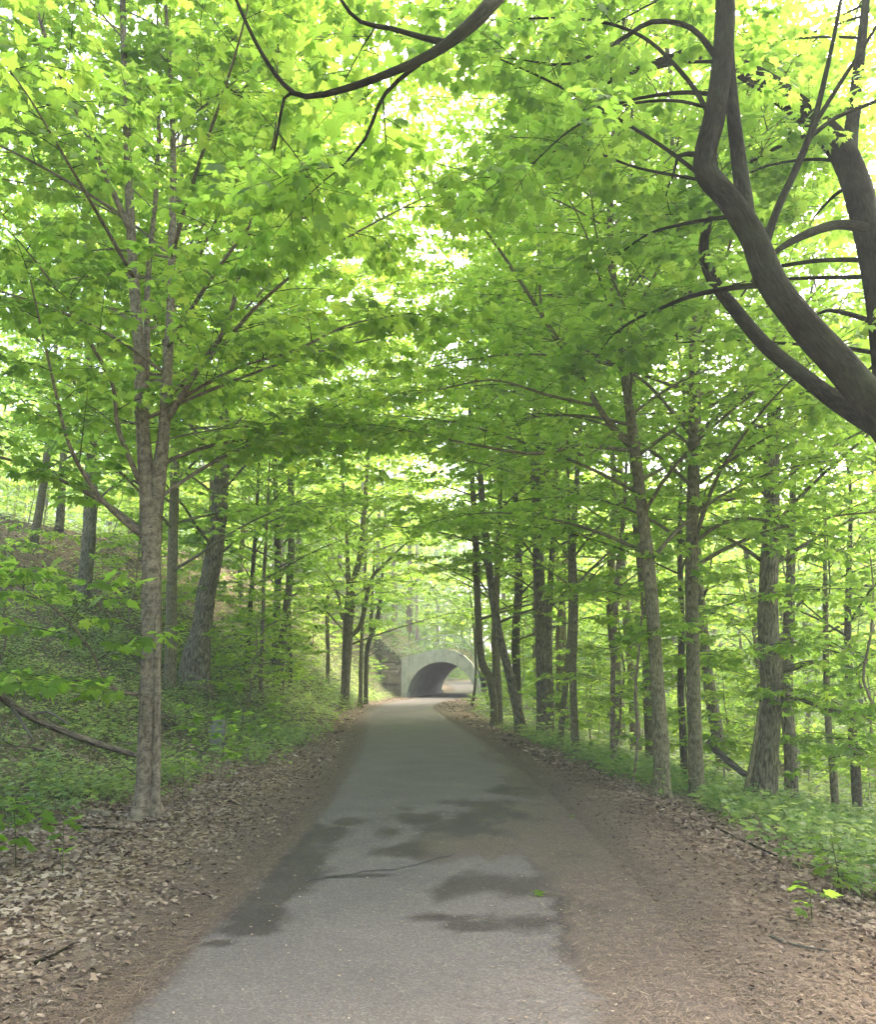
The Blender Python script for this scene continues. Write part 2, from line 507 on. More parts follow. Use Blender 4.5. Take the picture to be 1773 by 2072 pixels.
ii = np.arange(len(py) - 1)[:, None] * n_ + np.arange(n_ - 1)[None]
g.add(np.stack([PXX, PY, PZ], -1).reshape(-1, 3), np.stack([ii, ii + 1, ii + n_ + 1, ii + n_], -1).reshape(-1, 4), damp.ravel(), np.stack([brown, 0 * brown], -1).reshape(-1, 2), 0, True)


def asphalt_mat():
    m, nt, out = newmat('worn asphalt')
    co = coords(nt)
    v = nt.nodes.new('ShaderNodeTexVoronoi'); v.inputs['Scale'].default_value = 95; nt.links.new(co, v.inputs['Vector'])
    sep = nt.nodes.new('ShaderNodeSeparateColor'); nt.links.new(v.outputs['Color'], sep.inputs[0])
    c = ramp(nt, [(0.0, (0.078, 0.066, 0.058)), (0.55, (0.104, 0.089, 0.079)), (0.86, (0.116, 0.099, 0.088)), (1.0, (0.150, 0.13, 0.112))], sep.outputs[0])
    big = noise(nt, co, 1.3, 5, 0.6)
    c = mixc(nt, 0.8, c, ramp(nt, [(0.3, (0.84, 0.84, 0.84)), (0.7, (1.14, 1.13, 1.12))], big), 'MULTIPLY')
    f2 = noise(nt, co, 4, 7, 0.72)
    d = math_(nt, 'ADD', attr(nt, 'tint'), math_(nt, 'MULTIPLY', math_(nt, 'SUBTRACT', f2, 0.5), 1.5))
    dm = ramp(nt, [(0.16, (0, 0, 0)), (0.74, (1, 1, 1))], d)
    c = mixc(nt, math_(nt, 'MULTIPLY', dm, 0.85), c, mixc(nt, 1.0, c, (0.33, 0.295, 0.285), 'MULTIPLY'))
    bu = nt.nodes.new('ShaderNodeSeparateXYZ'); nt.links.new(attr(nt, 'buv', 'Vector'), bu.inputs[0])
    f3 = noise(nt, co, 22, 5, 0.75)
    bm = ramp(nt, [(0.42, (0, 0, 0)), (0.78, (1, 1, 1))], math_(nt, 'ADD', math_(nt, 'MULTIPLY', bu.outputs[0], 0.75), math_(nt, 'MULTIPLY', f3, 0.5)))
    f4 = noise(nt, co, 120, 3, 0.7)
    br = ramp(nt, [(0.36, (0.035, 0.024, 0.017)), (0.52, (0.080, 0.060, 0.047)), (0.66, (0.175, 0.135, 0.104))], f4)
    c = mixc(nt, bm, c, br)
    finish(nt, out, c, ramp(nt, [(0, (0.85,) * 3), (1, (0.72,) * 3)], dm), math_(nt, 'ADD', v.outputs['Distance'], f4), 0.35, 0.006, 0.25)
    return m


MAT['asphalt'] = asphalt_mat()
path = g.build('path', MAT['asphalt']); tag(path, 'worn grey asphalt path with dark damp patches and brown needles along its edges', kind='structure')
# the hairline crack across it
m, nt, out = newmat('crack tar'); finish(nt, out, (0.03, 0.029, 0.028), 0.9); MAT['crack'] = m
g = Geo()
cp = np.array([G0(*q) for q in ((620, 1790), (680, 1780), (740, 1772), (800, 1768), (850, 1757), (890, 1745), (920, 1738))])
cc = catmull(np.column_stack([cp, 0 * cp[:, 0]]), 0.03)[:, :2]
cc = cc + np.column_stack([0 * cc[:, 0], (fbm(cc[:, 0] * 12, cc[:, 0] * 0, None, 2) - 0.5) * 0.10])
wd = (0.004 + 0.012 * fbm(cc[:, 0] * 9, cc[:, 0] * 0 + 4, None, 3))
zc = path_z(cc[:, 1]) + 0.012 + 0.02 * (1 - ((cc[:, 0] - path_x(cc[:, 1])) / PW) ** 2) + 0.004
V = np.concatenate([np.column_stack([cc[:, 0], cc[:, 1] - wd, zc]), np.column_stack([cc[:, 0], cc[:, 1] + wd, zc])])
k = len(cc); g.add(V, np.array([[i, i + 1, k + i + 1, k + i] for i in range(k - 1)]))
g.build('crack', MAT['crack'], path)

# ------------------------------------------------------------------ leaf litter and needles (nobody could count them)
def scatter(n, x0, x1, y0, y1, near=True):
    u = RNG.uniform(0, 1, n)
    y = y0 * (y1 / y0) ** u if near else RNG.uniform(y0, y1, n)
    return RNG.uniform(x0, x1, n), y


def lay(g, tpl, x, y, size, tint, lift=0.012, tilt=0.45, mat=0):
    n = len(x)
    z = np.where(np.abs(x - path_x(y)) < PW + 0.02, path_z(y) + 0.034, height(x, y)) + RNG.uniform(0.2, 1, n) * lift
    a = RNG.uniform(0, 2 * np.pi, n)
    yd = np.column_stack([np.cos(a), np.sin(a), RNG.normal(0, tilt * 0.5, n)])
    nn = np.column_stack([RNG.normal(0, tilt, n), RNG.normal(0, tilt, n), np.ones(n)])
    add_leaves(g, tpl, np.column_stack([x, y, z]), yd, nn, size, tint, mat)


g = Geo()
x, y = scatter(110000, -7, 5, 3.0, 22)
sl = path_x(y) - PW - x; sr = x - path_x(y) - PW
keep = ((sl > 0.25 * fbm(x * 2, y * 2, None, 1)) | (sr > 0.1)) & (RNG.uniform(0, 1, len(x)) < np.clip(np.maximum(sl, sr) * 0.75 + 0.15, 0, 1)) & (x < veg_right(y) + 1.2)
x, y = x[keep], y[keep]; sl = sl[keep]
patch = fbm(x * 0.7, y * 0.7, None, 17)
tint = np.clip(RNG.normal(0.46, 0.19, len(x)) + (patch - 0.5) * 0.6 + 0.10 * (sl > 1), 0, 0.86)
half = RNG.uniform(0, 1, len(x)) < 0.45
rgt = (x > path_x(y)) & (x < veg_right(y) - 0.5)
fs = np.where(rgt, 0.66, 1.0); tint = tint - 0.24 * rgt
lay(g, MAPLE2, x[half], y[half], RNG.uniform(0.020, 0.052, half.sum()) * (1 + 0.35 * (sl[half] > 1.2)) * fs[half], tint[half], 0.022, 0.5)
lay(g, OVAL, x[~half], y[~half], RNG.uniform(0.018, 0.05, (~half).sum()) * fs[~half], tint[~half], 0.02, 0.5)
x, y = scatter(16000, -14, 4, 14, 60, False)
sl = path_x(y) - PW - x; sr = x - path_x(y) - PW
k = ((sl > 0.3) | (sr > 0.3)) & (x < veg_right(y) + 0.5)
lay(g, OVAL, x[k], y[k], RNG.uniform(0.07, 0.15, k.sum()), RNG.normal(0.5, 0.22, k.sum()), 0.03, 0.4)
# thin needles and crumbs drifted along both edges of the asphalt
n = 62000
x, y = scatter(n, -1, 1, 3.0, 20)
side = RNG.uniform(0, 1, n) < 0.45
wn = np.abs(RNG.normal(0, 1, n))
x = np.where(side, path_x(y) - PW + 0.10 - wn * 0.35 + RNG.normal(0, .04, n), path_x(y) + PW + 0.25 + RNG.normal(0, 1, n) * np.interp(y, [3, 12, 20], [0.55, 0.35, 0.22]))
NEEDLE = (np.array([[-0.025, 0, 0], [0.025, 0, 0], [0.03, 0.5, 0.03], [0, 1, 0], [-0.03, 0.5, 0.03]]), np.array([[0, 1, 2], [0, 2, 4], [4, 2, 3]]))
lay(g, NEEDLE, x, y, RNG.uniform(0.03, 0.075, n), np.clip(RNG.normal(0.34, 0.15, n), 0, 0.75), 0.010, 0.12)
n = 900
x, y = scatter(n, -1.3, 1.4, 3.2, 16)
lay(g, OVAL2, x, y, RNG.uniform(0.010, 0.028, n), np.clip(RNG.normal(0.58, 0.18, n), 0, 0.8), 0.004, 0.2)
o = g.build('leaf_litter', MAT['litter']); tag(o, 'dry brown leaf litter and needles strewn on the verges and path edges', 'leaf litter', kind='stuff')

# ------------------------------------------------------------------ undergrowth
def herbs(name, label, x, y, n_leaf, hgt, size, tint_mu, tpl=OVAL, stems=True, spread=0.12):
    """leafy herb plants: stem with leaf pairs, one mass nobody could count"""
    g = Geo(); n = len(x)
    z = height(x, y) - 0.02
    base = np.column_stack([x, y, z])
    h = hgt * RNG.uniform(0.45, 1.25, n)
    lean = np.column_stack([RNG.normal(0, .25, n), RNG.normal(0, .25, n), np.ones(n)])
    q = np.stack([base, base + lean * (h * 0.5)[:, None], base + lean * h[:, None] + np.column_stack([RNG.normal(0, .03, n), RNG.normal(0, .03, n), 0 * h])], 1)
    if stems:
        tubes_batch(g, q, np.full(n, 0.004), np.full(n, 0.002), 3, 0)
    t0 = np.clip(RNG.normal(tint_mu, 0.16, n) + (fbm(x * 0.5, y * 0.5, None, 40) - 0.5) * 0.8, 0, 1)
    for k in range(n_leaf):
        f = 0.35 + 0.65 * (k + RNG.uniform(0, 1, n)) / n_leaf
        a = RNG.uniform(0, 2 * np.pi, n)
        out = np.column_stack([np.cos(a), np.sin(a), RNG.uniform(-0.35, 0.35, n)])
        pos = base + lean * (h * f)[:, None] + out * (spread * RNG.uniform(0.1, 1, n) * h / hgt)[:, None]
        nn = np.column_stack([RNG.normal(0, .4, n), RNG.normal(0, .4, n), np.ones(n)]) + out * 0.25
        add_leaves(g, tpl, pos, out, nn, size * RNG.uniform(0.6, 1.3, n), t0 + RNG.normal(0, 0.10, n))
    o = g.build(name, [MAT['herb']])
    return tag(o, label, 'undergrowth', kind='stuff')


def pick(x, y, prob):
    k = RNG.uniform(0, 1, len(x)) < prob
    return x[k], y[k]


# left bank, near
x, y = scatter(9500, -11, -2.0, 5.5, 26)
s = path_x(y) - PW - x
d = np.clip((s - np.interp(y, [5, 8, 10, 12, 20, 26], [2.7, 2.5, 1.9, 1.3, 0.75, 0.7]) + (fbm(x * 1.1, y * 1.1, None, 50) - 0.5) * 1.6) / 0.7, 0, 1) * np.clip(fbm(x * 0.8, y * 0.8, None, 51) * 3.0 - 0.85, 0.06, 1) * np.clip(2.2 - height(x, y) / 1.9, 0.3, 1)
x, y = pick(x, y, d)
herbs('undergrowth', 'low leafy herbs and nettles growing on the left bank beside the path', x, y, 10, 0.36, 0.085, np.clip(0.25 + 0.09 * (y - 6), 0.25, 0.72))
# left bank, farther
x, y = scatter(16000, -26, -2.2, 22, 62, False)
s = path_x(y) - PW - x
d = np.clip((s - 0.8 - 2.6 * np.clip((y - 56.5) / 2, 0, 1)) / 0.5, 0, 1) * np.clip(fbm(x * 0.5, y * 0.5, None, 52) * 2.6 - 0.4, 0.08, 1) * np.clip(2.0 - height(x, y) / 3.0, 0.2, 1)
x, y = pick(x, y, d)
herbs('undergrowth', 'patchy green ground plants on the steep left hillside', x, y, 7, 0.5, 0.16, 0.75, OVAL2, False, 0.3)
# right bank, near
x, y = scatter(5200, 1.2, 10, 4.6, 26)
d = np.clip((x - veg_right(y) + (fbm(x * 1.2, y * 1.2, None, 53) - 0.5) * 0.9) / 0.4, 0, 1) * np.clip(fbm(x * 0.8, y * 0.8, None, 54) * 2.2 - 0.3, 0.15, 1)
x, y = pick(x, y, d)
herbs('undergrowth', 'bright green herbs and ferny plants along the edge of the right bank', x, y, 11, 0.36, 0.095, 0.62)
# right slope and valley floor
x, y = scatter(15000, 1.0, 60, 20, 110, False)
d = np.clip((x - veg_right(y)) / 0.5, 0, 1) * np.clip(fbm(x * 0.35, y * 0.35, None, 55) * 2.2 - 0.3, 0.1, 1)
x, y = pick(x, y, d)
herbs('undergrowth', 'pale green ground cover over the falling ground in the right-hand woods', x, y, 5, 0.7, 0.26, 0.75, OVAL2, False, 0.5)


# dead twigs and brush lying on the hillside
g = Geo(); n = 2600
x = RNG.uniform(-26, -3.2, n); y = RNG.uniform(12, 62, n)
k = (path_x(y) - PW - x > 2.2) & (fbm(x * .4, y * .4, None, 61) > 0.42); x, y = x[k], y[k]; n = len(x)
a = RNG.uniform(0, 6.28, n); ln = RNG.uniform(0.4, 1.8, n)
x2, y2 = x + np.cos(a) * ln, y + np.sin(a) * ln
A = np.column_stack([x, y, height(x, y) + 0.02]); B = np.column_stack([x2, y2, height(x2, y2) + RNG.uniform(0.0, 0.5, n)])
M = (A + B) / 2; M[:, 2] = np.maximum(M[:, 2], height(M[:, 0], M[:, 1]) + 0.03) + RNG.uniform(0, 0.12, n)
rr = RNG.uniform(0.006, 0.022, n)
tubes_batch(g, np.stack([A, M, B], 1), rr, rr * 0.4, 4, 0)
o = g.build('dead_brush', MAT['dead']); tag(o, 'tangle of dead twigs and brush lying on the left hillside', 'brush', kind='stuff')

# ------------------------------------------------------------------ trees
def keep_clear(p):
    """nothing hangs into the clear way along the path, nor in front of the lens"""
    y = p[:, 1]
    off = np.abs(p[:, 0] - path_x(y))
    low = p[:, 2] < 2.75 + 0.030 * np.clip(y, 0, 60) - 0.75 * np.clip(off - 1.2, 0, 3)
    way = (off < 3.2) & low & (y < 62)
    close = np.linalg.norm(p - np.array([0, 0, CAMZ]), axis=1) < 3.3
    return ~(way | close)


def auto_limbs(stems, n, zlo, length, rng, e0=(18, 50), taper=0.5, az=None):
    C = np.vstack([catmull(s, 0.15) for s in stems])
    C = C[C[:, 2] > zlo]
    zs = C[:, 2]; lo, hi = zs.min(), zs.max()
    out = []
    for k in range(n):
        zt = lo + (hi - lo) * ((k + rng.uniform(0, 1)) / n) ** 0.9
        c = C[np.argmin(np.abs(zs - zt) + rng.uniform(0, 0.5, len(zs)))]
        a = k * 2.39996 + rng.uniform(-0.5, 0.5) if az is None else rng.uniform(*az)
        L = length * (1 - taper * (c[2] - lo) / (hi - lo + 1e-6)) * rng.uniform(0.7, 1.2)
        el = R(rng.uniform(*e0)); e1 = R(rng.uniform(-12, 14))
        pts = [c[:3]]
        for j in range(6):
            f = (j + 0.5) / 6
            a += rng.normal(0, 0.10)
            e = el + (e1 - el) * f
            pts.append(pts[-1] + L / 6 * np.array([math.cos(a) * math.cos(e), math.sin(a) * math.cos(e), math.sin(e)]))
        r0 = min(c[3] * 0.36, 0.008 + 0.007 * L)
        out.append(np.column_stack([np.array(pts), np.linspace(r0, 0.005, 7)]))
    return out


def leafage(g, limbs, rng, sp=0.28, l2=1.1, l3=0.4, m=4, size=0.125, tpl=MAPLE2, t_from=0.22, tint=0.5, fine=True, clear=True, pairs=3, gap=0.40, twigr=0.006, droop=0.55):
    """twigs and leaves off a list of limbs, in the flat layered sprays of a maple"""
    st, dr, ln = [], [], []
    for q in limbs:
        C = catmull(q, 0.08)[:, :3]
        L = np.concatenate([[0], np.cumsum(np.linalg.norm(np.diff(C, axis=0), axis=1))])
        n = max(2, int(L[-1] * (1 - t_from) / sp))
        s = np.linspace(L[-1] * t_from, L[-1] * 0.99, n) + rng.uniform(-0.4, 0.4, n) * sp * 0.8
        p = np.column_stack([np.interp(s, L, C[:, i]) for i in range(3)])
        q2 = np.column_stack([np.interp(s + 0.05, L, C[:, i]) for i in range(3)]) - np.column_stack([np.interp(s - 0.05, L, C[:, i]) for i in range(3)])
        tn = nrm(q2 + 1e-6)
        sd = nrm(np.cross(tn, UP) + rng.normal(0, 0.12, (n, 3)))
        sg = np.where(np.arange(n) % 2 == 0, 1, -1)[:, None]
        d = nrm(tn * rng.uniform(0.3, 0.8, (n, 1)) + sd * sg * 0.85 + UP * rng.uniform(-0.12, 0.30, (n, 1)))
        d[:, 2] = np.clip(d[:, 2], -0.45, 0.5)
        st.append(p); dr.append(nrm(d)); ln.append(l2 * (1 - 0.5 * s / L[-1]) * rng.uniform(0.55, 1.25, n))
        st.append(C[-1:]); dr.append(nrm(tn[-1:] * np.array([1, 1, 0.6]))); ln.append(np.array([l2 * 0.7]))
    st, dr, ln = np.vstack(st), np.vstack(dr), np.concatenate(ln)
    if gap:                                       # gaps in the crown
        k = fbm(st[:, 0] * 0.75, st[:, 1] * 0.75, st[:, 2] * 0.9, int(rng.integers(1, 999)), 2) > gap - 0.12 * rng.uniform(0, 1, len(st))
        st, dr, ln = st[k], dr[k], ln[k]
    T = np.linspace(0, 1, 5)

    def at(st, dr, ln, t):
        p = st[:, None] + dr[:, None] * (ln[:, None] * t)[..., None]
        p[..., 2] += ln[:, None] * (0.10 * t - 0.26 * t * t)
        return p
    Q = at(st, dr, ln, np.broadcast_to(T, (len(st), 5)))
    if clear:
        k = keep_clear(Q[:, -1]) & keep_clear(Q[:, 2])
        st, dr, ln, Q = st[k], dr[k], ln[k], Q[k]
    tubes_batch(g, Q, np.full(len(Q), twigr), np.full(len(Q), twigr * 0.4), 4, 1)
    S = len(st)
    sd = nrm(np.cross(dr, UP))
    P3, D3, L3 = [], [], []
    for k in range(m + 1):
        last = k == m
        t = np.full(S, 0.98) if last else np.clip((k + 0.7) / (m + 0.3) + rng.uniform(-0.1, 0.1, S), 0.08, 1)
        p = at(st, dr, ln, t[:, None])[:, 0]
        sg = 1 if k % 2 else -1
        d = dr.copy() if last else nrm(dr * rng.uniform(0.4, 0.9, (S, 1)) + sd * sg * 0.8 + UP * rng.uniform(-0.25, 0.2, (S, 1)))
        P3.append(p); D3.append(nrm(d + rng.normal(0, 0.1, (S, 3)))); L3.append(l3 * (1 - 0.35 * t) * rng.uniform(0.6, 1.25, S))
    P3, D3, L3 = np.vstack(P3), np.vstack(D3), np.concatenate(L3)
    if fine:
        E = P3 + D3 * L3[:, None]; E[:, 2] -= 0.12 * L3
        tubes_batch(g, np.stack([P3, E], 1), np.full(len(P3), 0.003), np.full(len(P3), 0.0015), 3, 1)
    sd3 = nrm(np.cross(D3, UP)); N3 = len(P3)
    tw = rng.normal(0, 0.10, N3)
    for k in range(pairs * 2 + 1):
        last = k == pairs * 2
        t = np.full(N3, 1.0) if last else (k // 2 + 0.8) / (pairs + 0.1) + rng.uniform(-0.08, 0.08, N3)
        sg = 1 if k % 2 else -1
        d = D3.copy() if last else nrm(D3 * rng.uniform(0.2, 0.75, (N3, 1)) + sd3 * sg * 0.85)
        d = d + rng.normal(0, 0.15, (N3, 3)); d[:, 2] -= rng.uniform(0.0, droop, N3)
        d = nrm(d)
        p = P3 + D3 * (L3 * t)[:, None]; p[:, 2] -= 0.12 * L3 * t * t
        sz = size * rng.uniform(0.55, 1.25, N3)
        p = p + d * (sz * 0.35)[:, None]
        nn = UP + rng.normal(0, 0.42, (N3, 3)) + d * 0.2
        keep = rng.uniform(0, 1, N3) < 0.93
        if clear:
            keep &= keep_clear(p)
        add_leaves(g, tpl, p[keep], d[keep], nn[keep], sz[keep], (tint + tw + rng.normal(0, 0.20, N3))[keep], 0, rng)
    return len(P3) * (pairs * 2 + 1)


NLEAF = 0


def px_limb(rows):
    """rows: (px, py, Y, width_px) -> x,y,z,radius"""
    return np.array([np.append(P(a, b, Y), W(w, Y) / 2) for a, b, Y, w in rows])


def plant(rows, sink=0.15):
    """set the first point of a trunk on the ground under it"""
    q = px_limb(rows)
    z = float(height(q[0, 0], q[0, 1])) - sink
    if q[0, 2] - z > 0.02 or q[0, 2] < z:
        q[0, 2] = z if q[0, 2] - z < 0.6 else q[0, 2]
        if q[0, 2] - z > 0.02:
            q = np.vstack([[q[0, 0], q[0, 1], z, q[0, 3] * 1.05], q])
    return q


def tree(label, trunk, bark, stems=(), limbs=(), auto=(10, 3.0, 3.0), seed=1, leaf=None, group='trees in the woods', flare=0.5, sides=14, step=0.12,
         name='maple_tree', cat='tree', e0=(18, 50), ridge=0.06, az=None, knots=True, taper=0.5, bare=0):
    global NLEAF
    rng = np.random.default_rng(seed)
    root = empty(name, trunk[0, :3], label, cat, group)
    o = trunk[0, :3]
    g = Geo()
    tube(g, trunk, sides, step, ridge, flare, seed, knots=knots)
    for k, s in enumerate(stems):
        tube(g, s, max(6, sides - 2), step, ridge, 0, seed + k + 1, knots=knots)
    al = auto_limbs([trunk] + list(stems), auto[0], auto[1], auto[2], rng, e0, taper, az) if auto and auto[0] else []
    for k, s in enumerate(al):
        tube(g, s, 6, 0.2, 0.04, 0, seed + 50 + k, knots=False)
    g.build('trunk', MAT[bark], root, o)
    for k, s in enumerate(limbs):
        gl = Geo(); tube(gl, s, 8, 0.1, 0.05, 0, seed + 20 + k, knots=False)
        gl.build('limb', MAT[bark], root, o)
    if leaf is not None:
        g = Geo()
        NLEAF += leafage(g, list(limbs)[bare:] + list(al) + [s[len(s) // 2:] for s in stems if s[-1, 2] > 4], rng, **leaf)
        g.build('crown', [MAT['leaf'], MAT['twig']], root, o)
    return root


NEAR = dict(gap=0.33, droop=0.95, sp=0.27, l2=1.2, l3=0.40, m=5, size=0.128, tpl=MAPLE, tint=0.5)
MID = dict(gap=0.33, sp=0.26, l2=1.3, l3=0.42, m=5, size=0.115, tpl=MAPLE2, tint=0.55, fine=False)
FAR = dict(gap=0.38, sp=0.44, l2=1.6, l3=0.6, m=4, size=0.19, tpl=MAPLE3, tint=0.6, fine=False, pairs=2)

# --- the grey maple at the left of the path
def taller(tr, ztop, rng):
    """carry a trunk on up into its crown"""
    w0 = tr[min(2, len(tr) - 1), 3]
    tr[:, 3] = np.maximum(tr[:, 3], w0 * 0.36)
    t = tr[-1]; h = ztop - t[2]
    if h > 1:
        k = np.linspace(0, 1, 5)[1:, None]
        ex = t[:3] + np.column_stack([rng.normal(0, .25, 4).cumsum(), rng.normal(0, .25, 4).cumsum(), (h * k)[:, 0]])
        tr = np.vstack([tr, np.column_stack([ex, np.linspace(t[3] * 0.85, 0.02, 4)])])
    return tr


Y = 9.2
tree('grey forked maple standing alone on the leaf litter at the left verge',
     taller(plant([(291, 1668, Y, 50), (296, 1600, Y, 44), (299, 1500, Y, 42), (305, 1300, Y, 39), (306, 1150, Y, 41), (305, 1060, Y, 45), (298, 985, Y, 38), (291, 900, Y, 32), (285, 800, Y, 29), (281, 700, Y + .1, 27), (270, 560, Y + .2, 24), (262, 400, Y + .2, 21), (256, 250, Y + .2, 17), (250, 80, Y + .2, 12), (247, -100, Y + .2, 7), (244, -260, Y, 3)], 0.08), 14.0, np.random.default_rng(2)),  # trunk top above the frame raised so its unseen crown shades the leaves below
     'bark_grey',
     stems=[px_limb([(313, 1668, Y - .05, 26), (315, 1600, Y - .05, 21), (317, 1500, Y - .05, 18), (318, 1350, Y - .05, 16), (317, 1220, Y - .04, 13), (314, 1120, Y, 8)]),
            px_limb([(308, 1075, Y, 26), (320, 980, Y, 33), (331, 880, Y, 28), (338, 760, Y + .1, 24), (345, 620, Y + .2, 20), (349, 450, Y + .3, 17), (350, 300, Y + .3, 14), (345, 150, Y + .3, 11), (335, 0, Y + .3, 8), (330, -160, Y + .2, 4)]),
            px_limb([(293, 900, Y + .1, 12), (297, 720, Y + .3, 15), (300, 560, Y + .5, 13), (316, 380, Y + .6, 11), (322, 200, Y + .6, 8), (318, 20, Y + .6, 4)])],
     limbs=[px_limb([(338, 850, Y, 17), (400, 748, Y - .2, 14), (455, 665, Y - .4, 12), (490, 540, Y - .7, 10), (520, 390, Y - 1.1, 8), (555, 280, Y - 1.4, 6), (562, 120, Y - 1.8, 3)]),
            px_limb([(342, 800, Y, 12), (430, 722, Y - .3, 10), (520, 620, Y - .7, 9), (640, 520, Y - 1.2, 7), (760, 450, Y - 1.6, 5), (860, 400, Y - 2, 3)]),
            px_limb([(342, 820, Y, 10), (480, 745, Y - .2, 8), (590, 712, Y - .5, 7), (700, 660, Y - .8, 5), (790, 640, Y - 1, 3)]),
            px_limb([(290, 1085, Y, 18), (235, 1040, Y - .2, 13), (190, 990, Y - .4, 11), (140, 900, Y - .7, 9), (105, 760, Y - 1, 7), (60, 560, Y - 1.5, 4)]),
            px_limb([(285, 980, Y, 14), (240, 870, Y - .3, 11), (228, 780, Y - .5, 9), (180, 690, Y - .8, 8), (110, 580, Y - 1.2, 6), (40, 490, Y - 1.6, 3)]),
            px_limb([(264, 470, Y, 16), (205, 335, Y - .4, 14), (155, 225, Y - .7, 12), (105, 110, Y - 1, 10), (65, -10, Y - 1.2, 7), (30, -140, Y - 1.4, 3)]),
            px_limb([(290, 1402, Y, 9), (255, 1402, Y - .2, 8), (215, 1378, Y - .5, 6), (180, 1310, Y - .9, 5), (120, 1240, Y - 1.3, 4), (30, 1180, Y - 1.7, 2)]),
            px_limb([(255, 1400, Y - .2, 7), (200, 1386, Y - .6, 6), (110, 1384, Y - 1, 5), (0, 1368, Y - 1.6, 4), (-80, 1340, Y - 2, 2)]),
            px_limb([(346, 520, Y, 12), (400, 340, Y - 1, 9), (455, 180, Y - 2, 7), (500, 20, Y - 2.6, 5), (520, -120, Y - 2.9, 3)]),
            px_limb([(270, 560, Y, 12), (190, 420, Y - 1.1, 9), (120, 300, Y - 2.2, 7), (60, 200, Y - 3.2, 5), (-20, 90, Y - 4, 3)]),
            px_limb([(340, 700, Y, 12), (430, 560, Y - 1.2, 9), (520, 440, Y - 2.3, 7), (600, 350, Y - 2.8, 5), (690, 240, Y - 3.0, 3)])],
     auto=(54, 2.9, 4.0), taper=0.2, az=(-0.7, 3.8), seed=3, leaf=NEAR, group='hero trees by the path', flare=1.5, sides=26, step=0.05)

# --- leaning dark maple over the right of the path; its foot is outside the picture
Y = 6.6
tr = plant([(2030, 1700, Y, 110), (1985, 1350, Y, 100), (1890, 1020, Y, 96), (1800, 865, Y, 88), (1715, 755, Y, 80), (1625, 655, Y, 74), (1565, 575, Y, 68), (1525, 480, Y, 62), (1480, 410, Y, 58), (1432, 352, Y, 58), (1430, 300, Y, 54), (1448, 225, Y, 52), (1462, 120, Y, 52), (1468, 0, Y, 50), (1470, -150, Y, 44), (1440, -420, Y, 34), (1400, -800, Y, 18)], 0.1)
tree('dark leaning maple with a crooked forked trunk reaching in from the right edge', tr, 'bark_dark',
     stems=[px_limb([(1520, 470, Y, 34), (1506, 400, Y + .02, 40), (1496, 330, Y + .05, 38), (1486, 250, Y + .05, 34), (1478, 160, Y + .05, 30), (1474, 60, Y + .05, 24)])],
     limbs=[px_limb([(1470, -150, Y, 42), (1300, -250, Y - .8, 42), (1120, -150, Y - 1.5, 42), (1005, -5, Y - 1.9, 42), (945, 58, Y - 2, 36), (870, 112, Y - 2, 26), (790, 148, Y - 2, 21), (700, 180, Y - 2, 18), (620, 196, Y - 2, 14), (575, 172, Y - 2, 12), (525, 100, Y - 2, 11), (478, 0, Y - 2, 9), (440, -100, Y - 2, 5)]),
            px_limb([(1548, 500, Y, 22), (1575, 420, Y, 19), (1612, 340, Y, 18), (1645, 255, Y, 16), (1676, 130, Y, 12), (1702, 0, Y, 9), (1720, -120, Y, 4)]),
            px_limb([(1632, 285, Y, 13), (1690, 240, Y, 11), (1773, 205, Y, 9), (1880, 150, Y, 5)]),
            px_limb([(1645, 258, Y, 13), (1700, 170, Y, 11), (1773, 55, Y, 8), (1830, -60, Y, 4)]),
            px_limb([(1800, 880, Y + .3, 52), (1700, 818, Y + .7, 46), (1620, 757, Y + .9, 40), (1550, 700, Y + 1.1, 36), (1490, 630, Y + 1.2, 33), (1442, 565, Y + 1.3, 30), (1424, 500, Y + 1.3, 25), (1440, 420, Y + 1.3, 18), (1450, 330, Y + 1.4, 10)]),
            px_limb([(1425, 360, Y, 12), (1330, 290, Y + .1, 10), (1200, 212, Y + .2, 8), (1080, 150, Y + .2, 6), (940, 90, Y + .2, 3)]),
            px_limb([(1420, 365, Y, 9), (1290, 340, Y + .2, 7), (1170, 300, Y + .4, 6), (1080, 320, Y + .5, 4)]),
            px_limb([(1440, 220, Y, 9), (1360, 204, Y - .2, 8), (1260, 215, Y - .3, 7), (1160, 260, Y - .4, 5), (1080, 330, Y - .5, 3)]),
            px_limb([(1452, 120, Y, 18), (1400, 58, Y, 15), (1320, 45, Y, 13), (1250, 85, Y, 11), (1150, 130, Y, 7), (1040, 120, Y, 3)]),
            px_limb([(1440, 240, Y, 14), (1390, 160, Y + .2, 12), (1300, 75, Y + .3, 9), (1180, 40, Y + .4, 7), (1000, 40, Y + .6, 4)]),
            px_limb([(905, 88, Y - 2, 22), (860, 78, Y - 2, 16), (790, 58, Y - 2, 13), (730, 45, Y - 2, 11), (690, 0, Y - 2, 9), (660, -80, Y - 2, 4)]),
            px_limb([(870, 112, Y - 2, 14), (780, 190, Y - 1.9, 10), (740, 280, Y - 1.8, 8), (690, 340, Y - 1.7, 4)]),
            px_limb([(600, 190, Y - 2, 9), (575, 200, Y - 1.9, 8), (560, 280, Y - 1.7, 6), (545, 350, Y - 1.5, 3)])],
     auto=(14, 4.2, 3.4), az=(1.3, 2.8), seed=5, leaf=dict(NEAR, sp=0.30, l2=0.9, tint=0.55, t_from=0.45), group='hero trees by the path', flare=0.4, sides=22, step=0.06, ridge=0.10, bare=4)

